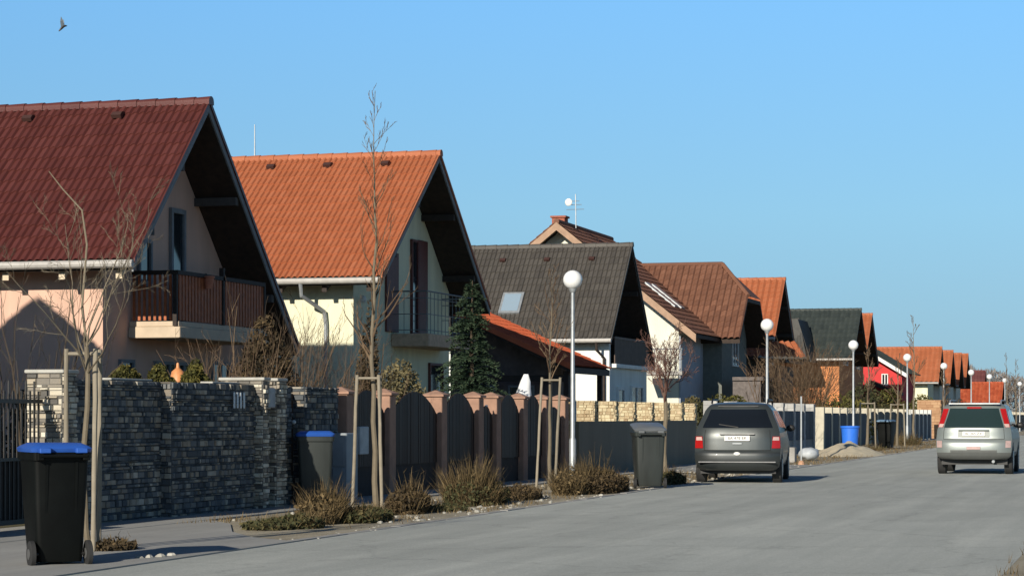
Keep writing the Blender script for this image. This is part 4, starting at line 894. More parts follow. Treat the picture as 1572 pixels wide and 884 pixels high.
def bare_shrub(label, x, y, H, W, n, seed, m_, r=.012, kids=3, name='bare_shrub', group=None, z0=0, minr=.004):
    rg = random.Random(seed); t = thing(name, label, 'shrub', (x, y, z0), 0, group); mb = MB()
    for k in range(n):
        a = rg.uniform(0, 6.28); rr = W*.5*math.sqrt(rg.random()); e = rg.uniform(.0, 1)
        p = Vector((math.cos(a)*rr*.35, math.sin(a)*rr*.35, 0)); d = Vector((math.cos(a)*rr*.9/H, math.sin(a)*rr*.9/H, 1))
        limb(mb, p, d, H*rg.uniform(.7, 1.1), r*rg.uniform(.7, 1.1), 1, rg, .02, .09, 6, kids, (5,4,3,3), .5, .45, minr)
    build('stems', mb, m_, t, False, True); return t
def leafy(label, x, y, H, W, n, seed, m_, size=.05, z0=.0, shape='egg', name='shrub', cat='shrub', group=None, D=None, stemm=None):
    rg = random.Random(seed); t = thing(name, label, cat, (x, y, 0), 0, group); mb = MB(); D = D or W; off = Vector((rg.uniform(0,90), 0, 0))
    k = 0
    while k < n:
        u, v, z = rg.uniform(-1,1), rg.uniform(-1,1), rg.random()
        env = {'egg': math.sin(math.pi*min(1, (z*.86+.13)))**.6, 'cone': (1-z)**.75*1.0+.02, 'dome': math.sqrt(max(0, 1-z*z)), 'column': min(1, (1-z)*3.0)**.6*.95}[shape]
        env *= .82+.45*mn.noise(Vector((u*1.4, v*1.4, z*3.2))*1.3+off)
        rr = math.hypot(u, v)
        if rr > env or rr < env*.45*rg.random(): continue
        c = Vector((u*W/2, v*D/2, z0+z*H)); s_ = size*rg.uniform(.6, 1.4)
        a = Vector((rg.gauss(0,1), rg.gauss(0,1), rg.gauss(0,1)+.4)).normalized(); b = a.cross(Vector((rg.gauss(0,1), rg.gauss(0,1), rg.gauss(0,1)))).normalized()
        col = min(1, max(0, .5+.9*mn.noise(c*3/max(.4, W)+off)+rg.gauss(0, .18)))
        mb.add([c-a*s_, c-b*s_*.45, c+a*s_, c+b*s_*.45], [(0,1,2,3)], col); k += 1
    build('foliage', mb, m_, t, False, True)
    st = MB()
    for j in range(7):
        a = rg.uniform(0, 6.28); st.tube([(0,0,0), (math.cos(a)*W*.15, math.sin(a)*D*.15, z0+H*.4), (math.cos(a)*W*.25, math.sin(a)*D*.25, z0+H*.75)], [.02, .014, .006], 4)
    build('stems', st, stemm or M_twig_dark, t, False, True); return t
def tuft(label, x, y, H, W, n, seed, m_, D=None, leaf=0, leafm=None, name='verge_shrub', group='dry shrubs on the verge', bladew=.006):
    """dry upright stems fanning from a wide foot plus small leaves"""
    rg = random.Random(seed); t = thing(name, label, 'shrub', (x, y, 0), 0, group); mb = MB(); D = D or W
    for k in range(n):
        a = rg.uniform(0, 6.28); rr = math.sqrt(rg.random())*.85; bx, by = math.cos(a)*rr*W/2, math.sin(a)*rr*D/2
        env = (1-.62*rr*rr)*(.62+1.0*mn.noise(Vector((bx*3.2, by*2.2, seed*1.7)))); L = H*max(.15, env)*rg.uniform(.45, 1.12)
        d = Vector((math.cos(a)*rr*.5+rg.gauss(0,.22), math.sin(a)*rr*.5+rg.gauss(0,.22), 1)).normalized()
        p0 = Vector((bx, by, 0)); p1 = p0+d*L*.55; p2 = p0+d*L+Vector((rg.gauss(0,.05), rg.gauss(0,.05), -.02))
        s_ = Vector((rg.gauss(0,1), rg.gauss(0,1), 0)).normalized()*bladew*rg.uniform(.6, 1.5)
        col = min(1, max(0, .45+rg.gauss(0, .25)+.3*(mn.noise(Vector((bx*3, by*3, 5))))))
        mb.add([p0-s_, p0+s_, p1+s_*.8, p1-s_*.8, p2], [(0,1,2,3), (3,2,4)], col)
        if rg.random() < .5:
            q = p1+(p2-p1)*rg.random(); e = q+Vector((rg.gauss(0,.06), rg.gauss(0,.06), rg.uniform(.02, .1))); mb.add([q-s_*.6, q+s_*.6, e], [(0,1,2)], col)
    build('stems', mb, m_, t, False, True)
    if leaf:
        lf = MB()
        for k in range(leaf):
            a = rg.uniform(0, 6.28); rr = math.sqrt(rg.random()); z = H*.62*rg.random()**1.2*(1-.5*rr); c = Vector((math.cos(a)*rr*W/2, math.sin(a)*rr*D/2, z+.02)); s_ = .028*rg.uniform(.6, 1.5)
            u = Vector((rg.gauss(0,1), rg.gauss(0,1), rg.gauss(0,1))).normalized(); v = u.cross(Vector((rg.gauss(0,1), rg.gauss(0,1), .5))).normalized()
            lf.add([c-u*s_, c-v*s_*.5, c+u*s_, c+v*s_*.5], [(0,1,2,3)])
        build('foliage', lf, leafm or M_shrubleaf, t, False, True)
    return t
def at(px, py): return gr(px, py)
for (px, py, H, W, D, n, lf, lm, lb) in (
    (425, 814, .20, .6, .9, 700, 900, M_shrubleaf, 'low straggly weed clump at the near end of the verge'),
    (497, 806, .68, .5, .8, 1100, 500, M_straw, 'tallest straw coloured dry shrub left of the central tree stakes'),
    (463, 813, .30, .5, .6, 500, 900, M_shrubleaf, 'small green weed clump left of the straw coloured shrub'),
    (562, 803, .34, .6, 1.0, 600, 1700, M_shrubleaf, 'low green brown shrub at the foot of the central tree stakes'),
    (632, 790, .66, .45, .9, 500, 2000, M_darkleaf, 'dark leafy shrub right of the central tree stakes'),
    (738, 776, .78, .75, 1.5, 2300, 1500, M_shrubleaf, 'broad reddish straw shrub in front of the brown fence'),
    (805, 768, .42, .5, 1.2, 500, 1200, M_darkleaf, 'low dark shrub left of the leaning stakes'),
    (925, 757, .72, .8, 1.9, 1000, 4600, M_darkleaf, 'large dark shrub between the leaning stakes and the half open bin'),
    (885, 760, .84, .5, 1.2, 1300, 700, M_straw, 'straw shrub at the foot of the nearest street lamp'),
    (1035, 744, .44, .5, 1.0, 500, 1500, M_shrubleaf, 'small green shrub between the half open bin and the parked car'),
    (176, 850, .22, .35, .5, 200, 400, M_darkleaf, 'small dark weed at the foot of the nearest stakes'),
    (690, 786, .16, .5, .9, 300, 400, M_shrubleaf, 'flat weeds between the dark leafy shrub and the broad straw shrub'),
    (1395, 683, .85, 1.2, 4.0, 1200, 400, M_shrubleaf, 'dry straw shrub right of the far dark bin'),
    (1340, 692, .45, 1.0, 3.0, 500, 200, M_shrubleaf, 'dry weeds between the sand heap and the far dark bin')):
    x, y = at(px, py); x -= .15; tuft(lb, x, y+.3, H*1.06, W*1.25, int(n*1.3), px, M_straw, D*1.35, int(lf*1.3), lm)
# dry grass on the verge
mb = MB(); rg = random.Random(9)
for k in range(16000):
    y = 27.5+rg.random()**1.5*120; x = rg.uniform(-12.05, -9.35)
    if y < 30 and x > -11.6+(y-29)*.0: 
        if rg.random() < .8: continue
    if mn.noise(Vector((x*1.1, y*.6, 2))) < -.05 or (57 < y < 66): continue
    h_ = rg.uniform(.03, .13); d = Vector((rg.gauss(0,.35), rg.gauss(0,.35), 1))*h_; s_ = .004+y*.00006; p = Vector((x, y, .005))
    a = rg.uniform(0, 3.14); s_ = Vector((math.cos(a), math.sin(a), 0))*s_; mb.add([p-s_, p+s_, p+d], [(0,1,2)], min(1, max(0, rg.gauss(.6, .25))))
o = build('grass', mb, M_straw); o['kind'] = 'stuff'; o['label'] = 'thin dry grass along the verge'
mb = MB()
for k in range(3500):
    x = rg.uniform(-1.35, .8); y = rg.uniform(16, 60); p = Vector((x, y, .01)); h_ = rg.uniform(.03, .12); d = Vector((rg.gauss(0,.35), rg.gauss(0,.35), 1))*h_
    a = rg.uniform(0, 3.14); s_ = Vector((math.cos(a), math.sin(a), 0))*.005; mb.add([p-s_, p+s_, p+d], [(0,1,2)], rg.random())
o = build('grass', mb, M_straw); o['kind'] = 'stuff'; o['label'] = 'thin dry grass on the near roadside'

# garden plants behind the walls
def gard(px, x): return x, onx(px, x)
x, y = gard(192, -14.6); leafy('left clipped conifer ball above the slate wall', x, y, .9, .75, 5000, 61, M_thuja, .035, 1.25, 'egg', 'clipped_conifer', 'shrub', 'clipped conifers behind the slate wall')
x, y = gard(246, -14.6); leafy('middle clipped conifer ball above the slate wall', x, y, .9, .62, 4500, 62, M_thuja, .035, 1.3, 'egg', 'clipped_conifer', 'shrub', 'clipped conifers behind the slate wall')
x, y = gard(299, -14.6); leafy('right clipped conifer ball, darkest, above the slate wall', x, y, 1.05, .66, 5500, 63, M_thuja, .035, 1.25, 'egg', 'clipped_conifer', 'shrub', 'clipped conifers behind the slate wall')
x, y = gard(273, -15.0)
pt = thing('garden_ornament', 'small orange ornament glowing between the clipped conifers', 'ornament', (x, y, 0))
build('figure', MB().disc_cyl((0,0,0), 'z', 0, 0, 14, prof=[(0, .07), (1.6, .07), (1.7, .12), (1.95, .13), (2.1, .10), (2.16, .03), (2.24, .02)]), mat('orange_glaze', (0.62, 0.26, 0.10), 0.5), pt, True, True)
x, y = gard(362, -14.8); bare_shrub('pale bare fan shaped shrub above the slate wall', x, y, 3.0, 1.8, 34, 71, M_twig, .016)
x, y = gard(408, -15.0); leafy('brown leaved bush above the slate wall below the maroon eave', x, y, 2.85, 1.3, 9000, 72, M_darkleaf, .045, .3, 'egg', 'brown_bush')
x, y = gard(432, -14.7); bare_shrub('pale stemmed bare shrub beside the brown leaved bush', x, y, 2.75, 1.5, 30, 73, M_twig, .016)
x, y = gard(480, -14.9); bare_shrub('thin grey bare shrub in front of the yellow wall', x, y, 2.9, 2.2, 30, 74, M_twig, .013)
x, y = gard(520, -14.9); bare_shrub('reddish bare shrub left of the tall staked tree', x, y, 2.7, 2.0, 24, 75, M_twig_dark, .013)
x, y = gard(448, -15.8); bare_shrub('dark bare shrub under the yellow wall edge', x, y, 3.0, 1.6, 24, 175, M_twig_dark, .013)
x, y = gard(568, -15.5); leafy('brown tinged conifer column behind the tall staked tree', x, y, 3.7, 1.15, 9000, 76, M_darkleaf, .045, .1, 'cone', 'conifer', 'tree')
x, y = gard(614, -14.7); leafy('rounded olive bush above the brown fence', x, y, 2.35, 1.45, 9000, 77, mat_attr('grey_olive_leaves', [(0, (0.05, 0.045, 0.022)), (1, (0.24, 0.20, 0.10))], .85, .3, 3), .04, .2, 'egg')
x, y = gard(545, -14.5); bare_shrub('low tangled bare shrub behind the first brown pier', x, y, 2.1, 1.6, 24, 78, M_twig, .012)
# dark creeper and shrub on house wall at left
x, y = gard(28, -15.2); bare_shrub('dark bare vine shrub against the peach wall at left', x, y, 2.9, 2.2, 22, 79, M_twig_dark, .022)
x, y = gard(75, -15.4); leafy('dark low hedge behind the left slate pillar', x, y, 1.9, 1.6, 6000, 80, mat_attr('near_black_hedge', [(0, (0.010, 0.010, 0.008)), (1, (0.04, 0.035, 0.025))], .85), .05, .1, 'egg')
# spruce
def spruce(label, x, y, H, W, seed):
    rg = random.Random(seed); t = thing('spruce_tree', label, 'tree', (x, y, 0)); tr = MB(); tr.tube([(0,0,0), (0,0,H*.6), (0.02,0,H)], [.09, .05, .008], 8); build('trunk', tr, M_twig_dark, t, True, True)
    mb = MB(); z = .35
    while z < H-.08:
        f = (z-.3)/(H-.3); Lb = W/2*(1-f)**.8*rg.uniform(.75, 1.15)+.05; nbr = 9 if f < .8 else 7
        for k in range(nbr):
            a = rg.uniform(0, 6.28); L = Lb*rg.uniform(.65, 1.15); n = max(3, int(L/.055)); el = .35+f*.6
            for i in range(n):
                s_ = (i+1)/n; p = Vector((math.cos(a)*L*s_, math.sin(a)*L*s_, z + L*s_*(el-.75*s_)*.8))
                for q in range(9):
                    ang = a+rg.choice((-1, 1))*rg.uniform(.3, 1.1); l = .10*(1.15-s_*.5)*rg.uniform(.7, 1.3)
                    e = p+Vector((math.cos(ang)*l, math.sin(ang)*l, rg.uniform(-.05, .045))); sd = Vector((-math.sin(ang), math.cos(ang), rg.uniform(-1,1)))*.012
                    mb.add([p-sd, p+sd, e+sd*.3, e-sd*.3], [(0,1,2,3)], min(1, max(0, .2+.5*s_+rg.gauss(0, .2))))
        z += .075+.03*(1-f)
    for q in range(60):
        zz = H-.35*rg.random(); p = Vector((0,0,zz)); a = rg.uniform(0, 6.28); e = p+Vector((math.cos(a)*.08, math.sin(a)*.08, .05)); sd = Vector((-math.sin(a), math.cos(a), 0))*.01; mb.add([p-sd, p+sd, e], [(0,1,2)])
    build('crown', mb, M_spruce, t, False, True)
x, y = gard(724, -14.9); spruce('dark green spruce between the orange and charcoal roofed houses', x, y, 4.45, 2.15, 5)
# white wrapped plant
x, y = gard(797, -14.2)
t = thing('fleece_cover', 'bright white fleece cover over a plant, leaning above the brown fence', 'plant cover', (x, y, 0)); mb = MB(); rings = []
for i in range(9):
    z = 1.0+i*.17; rr = (.30, .31, .30, .28, .25, .20, .15, .12, .05)[i]; cx_ = .02*i
    rings.append([(cx_+rr*math.cos(a)*(1+.12*math.sin(3*a+i)), rr*.8*math.sin(a)*(1+.12*math.cos(4*a)), z) for a in [6.2832*k/16 for k in range(16)]])
mb.loft(rings); build('cover', mb, mat('white_fleece', (0.82, 0.83, 0.83), 0.8, 0.04), t, True, True); build('support_cane', MB().tube([(0,0,0),(0.02,0,1.05)], .02, 6), M_stake, t, False, True)
# shrubs near the parked car and farther gardens
x, y = gard(1105, -14.3); leafy('yellow green shrub behind the parked car', x, y, 2.05, 2.2, 6000, 91, M_thuja, .06, .1, 'dome', 'shrub')
x, y = gard(1065, -14.4); leafy('olive shrub left of the parked car roof', x, y, 1.95, 1.6, 5000, 92, M_shrubleaf, .06, .1, 'dome', 'shrub')
x, y = gard(1130, -14.8); leafy('ochre leaved shrub above the parked car roof', x, y, 2.1, 1.6, 4000, 93, M_thuja, .06, .1, 'egg', 'shrub')
x, y = gard(1225, -15.0); bare_shrub('large rounded bare brown shrub above the pale grey fence', x, y, 3.9, 3.4, 130, 94, M_twig, .016, 4, minr=.008)
x, y = gard(1180, -14.6); bare_shrub('bare reddish shrub behind the second street lamp', x, y, 2.6, 1.8, 24, 95, M_twig_dark, .014, 3, minr=.008)
for px, xx, H, W, m_, lb in ((1285, -14.5, 2.3, 4, M_thuja, 'green hedge clump above the slatted blue grey fence'), (1325, -14.6, 3.0, 3.2, M_shrubleaf, 'olive tree shrub right of the third street lamp'), (1365, -14.6, 2.9, 2.6, M_thuja, 'upright green conifer beneath the red house'),
                              (1415, -14.8, 2.7, 3.0, M_thuja, 'yellow green shrub before the far cream wall'), (1462, -14.8, 2.6, 6.0, M_darkleaf, 'dark shrub left above the silver car'), (1340, -15.2, 2.6, 4.0, M_darkleaf, 'dark shrub beneath the orange sliver house')):
    x, y = gard(px, xx); leafy(lb, x, y, H, W, 2600, px+1, m_, .10, .1, 'egg', 'shrub')
# far tree line at the end of the street
mb = MB(); rg = random.Random(77)
for k in range(30000):
    u = rg.random(); x = -60+u*85; y = 335+rg.uniform(-12, 12); top = 6.0+4.5*mn.noise(Vector((x*.06, 3, 0)))+1.6*mn.noise(Vector((x*.4, 9, 0))); z = rg.random()**.8*top
    c = Vector((x, y, z)); s_ = rg.uniform(.25, .7); a = Vector((rg.gauss(0,.5), rg.gauss(0,.5), rg.gauss(0,1)+1)).normalized(); b = a.cross(Vector((rg.gauss(0,1), rg.gauss(0,1), rg.gauss(0,1)))).normalized()
    mb.add([c-a*s_, c-b*s_*.16, c+a*s_, c+b*s_*.16], [(0,1,2,3)])
o = build('distant_wood', mb, mat_attr('hazy_grey_twigs', [(0, (0.13, 0.115, 0.11)), (1, (0.26, 0.24, 0.22))], .9)); o['kind'] = 'stuff'; o['label'] = 'low band of bare grey brown trees at the end of the street'
for i in range(9):
    y = 262+i*16; x = rnd.uniform(-13, -8.5) ; x = -13.5+rnd.uniform(0, 2.0)
    young_tree('blurred bare tree near the far end of the street', x, y, rnd.uniform(4.5, 7.5), 2.2, 'leader', 200+i, 13, .08, 1.6, minr=.022, group='blurred bare trees at the far end of the street')

# ------------------------------------------------------------------ bird
bx_, bz_ = ony(96, 60.0), hz(ony(96, 60), 60.0, 42)
bd = thing('bird', 'small dark bird flying with raised wings in the upper left sky', 'bird', (bx_, 60, bz_), TH)
mb = MB(); mb.tube([(-.10, -.02, -.12), (-.06, 0, -.07), (0, 0, 0), (.05, 0, .03), (.10, 0, .035), (.135, 0, .03)], [.012, .026, .04, .032, .022, .004], 8, .5); build('body', mb, M_iron, bd, True, True)
for s_, zz in ((-1, .26), (1, .24)):
    mb = MB(); mb.loft([[(-.045, 0, .01), (.05, 0, .03), (.05, .008, .03), (-.045, .008, .01)], [(-.05, s_*.08, .14), (.03, s_*.08, .15), (.03, s_*.085, .155), (-.05, s_*.085, .145)], [(-.02, s_*.13, zz), (-.005, s_*.13, zz), (-.005, s_*.133, zz+.003), (-.02, s_*.133, zz+.003)]])
    build('wing', mb, mat('grey_wing', (0.16, 0.20, 0.24), .8), bd, False, True)

# ------------------------------------------------------------------ cars
def car(label, x, y, rz, S, paint, lowerm, group=None):
    t = thing('parked_car' if S['parked'] else 'car', label, 'car', (x, y, 0), rz)
    W = lambda z: interp(S['w'], z); YR = lambda z: interp(S['yr'], z); YF = lambda z: interp(S['yf'], z)
    c = S.get('c', .16); p = S.get('p', 4.5)
    def rear(fx, z, off=0.0): return (fx*W(z), YR(z)+c*abs(fx)**p-off, z)
    def side(s_, y_, z, off=0.0): return (s_*(W(z)+off), y_, z)
    def ring(z):
        r = []; w_ = W(z); y0, y1 = YR(z), YF(z); nR = 14
        for k in range(nR+1): f = -math.cos(math.pi*k/nR); r.append((f*w_, y0+c*abs(f)**p, z))
        for k in range(1, 12): r.append((w_, y0+c+(y1-c*1.6-y0-c)*k/12, z))
        for k in range(nR+1): f = math.cos(math.pi*k/nR); r.append((f*w_, y1-c*1.6*abs(f)**p, z))
        for k in range(11, 0, -1): r.append((-w_, y0+c+(y1-c*1.6-y0-c)*k/12, z))
        return r
    zs = S['zs']; zc = S['split']
    low = MB(); low.loft([ring(z) for z in zs if z <= zc], True, False); build('bumper', low, lowerm, t, True, True)
    up = MB(); up.loft([ring(z) for z in zs if z >= zc], False, True); body = build('body', up, paint, t, True, True)
    build('underbody', MB().box(-W(.4)*.9, W(.4)*.9, YR(.4)+.35, YF(.4)-.3, .17, S['zs'][0]+.02), M_iron, t, False, True)
    def patch(nm, f0, f1, z0, z1, m_, off=.006, par=None, tf0=None, tf1=None, n=14, nz=8):
        q = MB(); rows = []
        for j in range(nz+1):
            z = z0+(z1-z0)*j/nz; a = f0+((tf0 if tf0 is not None else f0)-f0)*j/nz; b = f1+((tf1 if tf1 is not None else f1)-f1)*j/nz
            rows.append([rear(a+(b-a)*i/n, z, off) for i in range(n+1)])
        q.loft(rows, False, False, closed=False); q.v = q.v; return build(nm, q, m_, par or t, True, True)
    def spatch(nm, s_, pts, m_, off=.006, par=None):
        q = MB(); n = len(pts); nz = 5; rows = []
        (ya0, za0), (yb0, zb0), (yb1, zb1), (ya1, za1) = pts
        for j in range(nz+1):
            v = j/nz; row = []
            for i in range(5):
                u = i/4; yy = (ya0*(1-u)+yb0*u)*(1-v)+(ya1*(1-u)+yb1*u)*v; zz = (za0*(1-u)+zb0*u)*(1-v)+(za1*(1-u)+zb1*u)*v; row.append(side(s_, yy, zz, off))
            rows.append(row)
        q.loft(rows, False, False, closed=False); return build(nm, q, m_, par or t, True, True)
    gl = S['glass']
    patch('rear_window', -S['gw0'], S['gw0'], S['gz0'], S['gz1'], gl, .006, None, -S['gw1'], S['gw1'])
    RED = mat('red_lamp_lens', (0.36, 0.012, 0.012), .18, .1, 5); CLR = mat('clear_lamp_lens', (0.55, 0.38, 0.34), .2, .1, 5)
    for s_ in (-1, 1):
        a, b, z0, z1, at_, bt_ = S['tail']
        o = patch('taillight', s_*a, s_*b, z0, z1, RED, .014, None, s_*at_, s_*bt_, 5, 5)
        za, zb_ = S['tail_clear']; patch('reversing_lens', s_*(a+(b-a)*.12), s_*(a+(b-a)*.9), za, zb_, CLR, .018, o, s_*(at_+(bt_-at_)*.12), s_*(at_+(bt_-at_)*.9), 4, 3)
    for nm, f0, f1, z0, z1, m_ in S.get('extra', ()): patch(nm, f0, f1, z0, z1, m_, .012)
    if S.get('plate'):
        pz, txt, py_ = S['plate']; yy = YR(pz)-.03
        pl = build('licence_plate', MB().bbox(-.26, .26, yy-.012, yy, pz-.056, pz+.056, .004), M_white, t, False, True)
        text_obj('plate_lettering', txt, .088, mat('plate_black', (0.03,0.03,0.04), .6), pl, (0, yy-.013, pz), (R(90), 0, 0), .0008)
        build('plate_trim', MB().bbox(-.36, .36, yy-.02, yy+.02, pz+.075, pz+.10, .006), S.get('trim', paint), t, True, True)
    for nm, pts in S['sidewin']:
        for s_ in (-1, 1): spatch(nm, s_, pts, gl)
    # door line and wheels
    for s_ in (-1, 1):
        for wy in S['wy']:
            r = S['wr']; wx = s_*(W(.4)-.20 if s_ > 0 else W(.4)); x0 = wx if s_ > 0 else -W(.4)
            q = MB(); n = 20; arc = [(wy+(r+.055)*math.cos(math.pi*k/n), r+(r+.055)*math.sin(math.pi*k/n)) for k in range(n+1)]
            if s_ > 0: q.prism(arc, 'x', W(.5)-.03, W(.5)+.008)
            else: q.prism(arc, 'x', -W(.5)-.008, -W(.5)+.03)
            build('wheel_arch', q, M_iron, t, False, True)
            q = MB(); tw = .21; xo = s_*(W(.5)+.015); xi = xo-s_*tw; a, b = min(xo, xi), max(xo, xi)
            q.disc_cyl((a, wy, r), 'x', r, tw, 30, prof=[(0, r*.62), (.004, r*.9), (.03, r), (.06, r), (.065, r*.985), (.07, r), (tw-.03, r), (tw-.004, r*.9), (tw, r*.62)])
            wh = build('wheel', q, mat('tyre_rubber', (0.025, 0.025, 0.025), .85), t, True, True)
            q = MB(); q.disc_cyl((b if s_ > 0 else a-.006, wy, r), 'x', r*.6, .006, 24, prof=[(0, r*.62), (.006, r*.5)] if s_ > 0 else [(0, r*.5), (.006, r*.62)]); build('rim', q, M_metal, wh, True, True)
    for s_ in (-1, 1):
        my, mz = S['mirror']; q = MB(); q.ball((s_*(W(mz)+.11), my, mz), .1, 12, 8, (1.0, .55, .75)); q.bbox(min(s_*W(mz)*.97, s_*(W(mz)+.06)), max(s_*W(mz)*.97, s_*(W(mz)+.06)), my-.03, my+.03, mz-.06, mz-.01, .01); build('wing_mirror', q, S.get('mirm', M_iron), t, True, True)
        if S.get('rails'):
            z0, ry0, ry1, rx = S['rails']; q = MB(); q.tube([(s_*rx, ry0, z0-.07), (s_*rx, ry0+.1, z0), (s_*rx, ry1-.1, z0), (s_*rx, ry1, z0-.07)], .02, 7); build('roof_rail', q, S['railm'], t, True, True)
    for fn in S.get('more', ()): fn(t, rear, W, YR)
    for o in bpy.data.objects:
        if o.parent == t and not o.name.startswith('wheel.') and o.name != 'wheel' : o.location.z += S.get('lift', 0)
    return t
def more1(t, rear, W, YR):
    z = .585; q = MB(); q.ball((0, YR(z)-.01, z), .05, 10, 6, (1.4, .5, .8)); build('tow_cover', q, M_white, t, True, True)
    q = MB(); q.bbox(-.1, .1, YR(.80)-.02, YR(.80)+.02, .775, .815, .006); build('tailgate_handle', q, M_metal, t, True, True)
    q = MB(); q.tube([(.02, YR(1.12)-.02, 1.13), (-.38, YR(1.22)-.02, 1.19)], .012, 5); build('rear_wiper', q, M_iron, t, False, True)
    q = MB(); q.bbox(-W(.6)*.9, W(.6)*.9, YR(.42)-.02, YR(.42)+.03, .40, .43, .008); build('bumper_strip', q, mat('worn_grey_trim', (0.22,0.22,0.22), .5), t, True, True)
    q = MB(); q.bbox(-.42, .42, YR(1.57)-.03, YR(1.57)+.08, 1.545, 1.575, .01); build('spoiler', q, mat('dark_car_paint', (0.1,0.1,0.1)), t, True, True)
P1 = mat('dark_grey_green_car_paint', (0.052, 0.060, 0.059), .36, .06, 3, metal=.3, coat=.25)
P1b = mat('dark_bumper_paint', (0.036, 0.041, 0.041), .40, .06, 3, metal=.3, coat=.3)
SEAM = mat('panel_gap', (0.012,0.012,0.012), .8)
S1 = dict(parked=True, lift=.035, zs=[.24,.27,.31,.36,.42,.48,.54,.59,.62,.66,.72,.80,.88,.96,1.02,1.08,1.14,1.22,1.30,1.38,1.46,1.53,1.58,1.61,1.635,1.65,1.656], split=.62,
    w=[(.24,.74),(.30,.84),(.45,.875),(.62,.885),(.8,.88),(1.0,.865),(1.1,.845),(1.46,.70),(1.55,.64),(1.61,.57),(1.64,.44),(1.656,.2)],
    yr=[(.24,.12),(.32,.03),(.45,.0),(.60,.01),(.66,.07),(.95,.09),(1.1,.13),(1.5,.40),(1.58,.46),(1.61,.56),(1.64,.8),(1.656,1.3)],
    yf=[(.24,4.35),(.4,4.5),(.6,4.48),(.8,4.3),(.93,3.9),(1.02,3.55),(1.5,2.65),(1.6,2.4),(1.656,1.9)],
    glass=glass('car_glass', (0.008, 0.010, 0.012), .07), gw0=.86, gw1=.84, gz0=1.12, gz1=1.50,
    tail=(.80,.995,.70,.94,.83,.995), tail_clear=(.86,.93), plate=(.905, 'BA 478 EK', 0), trim=mat('pale_trim', (0.4,0.4,0.38), .35),
    extra=(('tailgate_seam', .770, .779, .66, 1.08, SEAM), ('tailgate_seam', -.779, -.770, .66, 1.08, SEAM), ('tailgate_seam', -.77, .77, .655, .664, SEAM)),
    sidewin=[('side_window', [(.62,1.14),(1.5,1.12),(1.5,1.48),(.9,1.48)]), ('side_window', [(1.58,1.12),(2.5,1.1),(2.42,1.48),(1.58,1.48)]), ('side_window', [(2.58,1.1),(3.3,1.07),(2.75,1.46),(2.5,1.48)])],
    wy=(.85, 3.65), wr=.315, mirror=(3.15, 1.10), rails=(1.70, .9, 2.7, .58), railm=M_iron, more=(more1,))
cx1, cy1 = gr(1133, 742)
car('dark grey people carrier parked at the kerb with a white plate and red lights', cx1+.02, cy1-.25, R(6), S1, P1, P1b)
def more2(t, rear, W, YR):
    q = MB(); q.bbox(-.60, .60, YR(1.56)-.05, YR(1.56)+.10, 1.60, 1.635, .01); build('spoiler', q, mat('sunlit_silver', (0.75,0.77,0.75), .35), t, True, True)  # spoiler silver whitened, sunlight on it painted into the colour
    q = MB(); q.bbox(-.17, .17, YR(1.50)-.02, YR(1.50)+.02, 1.495, 1.545, .01); build('brake_light', q, mat('red_lamp_lens', (0.48, 0.015, 0.012)), t, True, True)
    q = MB(); q.bbox(-.16, .16, YR(.56)-.025, YR(.56)+.01, .53, .60, .006); build('reflector', q, mat('pale_red', (0.45,0.30,0.28), .4), t, True, True)
    q = MB(); q.tube([(.46, .02, .25), (.46, .3, .27)], .035, 10); build('exhaust', q, M_metal, t, True, True)
P2 = mat('silver_green_car_paint', (0.205, 0.23, 0.22), .40, .04, 3, metal=.35, coat=.25)
P2b = mat('silver_bumper', (0.36, 0.39, 0.36), .4, .05, 3, metal=.3)
def tint_glass():
    m, n, b = nodes('tinted_car_window'); b.inputs['Base Color'].default_value = (.018,.032,.028,1); b.inputs['Roughness'].default_value = .05; b.inputs['Transmission Weight'].default_value = 0.0; b.inputs['Specular IOR Level'].default_value = 1.0
    return m
DKP = mat('dark_plastic_bumper', (0.09, 0.095, 0.09), .6, .1, 4)
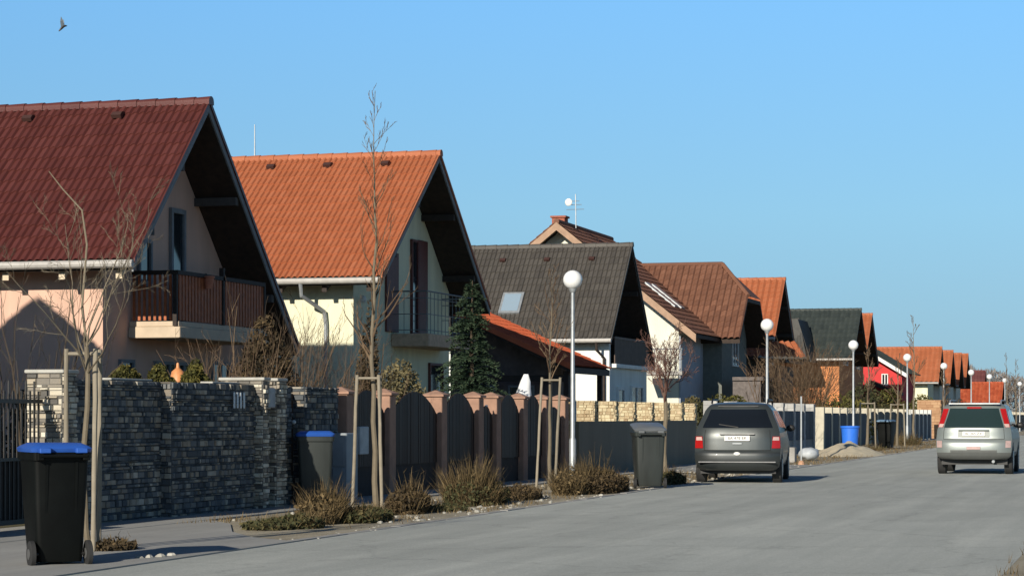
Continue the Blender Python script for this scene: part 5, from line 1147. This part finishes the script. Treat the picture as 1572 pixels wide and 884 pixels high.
S2 = dict(parked=False, lift=.07, zs=[.30,.33,.37,.42,.46,.54,.60,.66,.72,.76,.80,.86,.92,.98,1.04,1.12,1.20,1.28,1.36,1.44,1.51,1.56,1.60,1.625,1.64,1.648], split=.46,
    w=[(.30,.76),(.36,.85),(.5,.875),(.75,.885),(.98,.865),(1.08,.84),(1.46,.745),(1.55,.72),(1.60,.665),(1.63,.50),(1.648,.2)],
    yr=[(.30,.10),(.38,.02),(.5,.0),(.70,.015),(.78,.08),(1.0,.10),(1.5,.30),(1.58,.36),(1.61,.46),(1.64,.8),(1.648,1.3)],
    yf=[(.3,4.2),(.45,4.38),(.7,4.36),(.9,4.15),(1.0,3.8),(1.06,3.35),(1.5,2.55),(1.6,2.3),(1.648,1.9)], c=.14,
    glass=tint_glass(), gw0=.825, gw1=.775, gz0=1.05, gz1=1.51,
    tail=(.86,.995,1.06,1.50,.82,.995), tail_clear=(1.06,1.14), plate=(.905, 'BL 265 ZX', 0),
    extra=(('tailgate_seam', .805, .813, .78, 1.04, SEAM), ('tailgate_seam', -.813, -.805, .78, 1.04, SEAM), ('tailgate_seam', -.80, .80, .772, .781, SEAM), ('plate_recess', -.42, .42, .82, 1.0, mat('recess_shadow_paint', (0.20,0.22,0.20), .4)), ('rear_light_cluster', .84, .98, .58, .74, mat('pinkish_lens', (0.42,0.30,0.28), .3)), ('rear_light_cluster', -.98, -.84, .58, .74, mat('pinkish_lens', (0.42,0.30,0.28), .3)), ('bumper_insert', -.62, .62, .44, .52, DKP)),
    sidewin=[('side_window', [(.5,1.1),(1.2,1.08),(1.2,1.46),(.62,1.44)]), ('side_window', [(1.28,1.08),(2.2,1.06),(2.2,1.48),(1.28,1.47)]), ('side_window', [(2.28,1.06),(3.1,1.05),(2.62,1.44),(2.28,1.48)])],
    wy=(.85, 3.45), wr=.355, mirror=(2.95, 1.10), mirm=M_iron, rails=(1.70, .7, 2.6, .60), railm=M_metal, more=(more2,))
cx2, cy2 = gr(1502, 728)
car('silver green off road car driving away along the road at right', cx2-.08, cy2-.5, R(0.5), S2, P2, DKP)
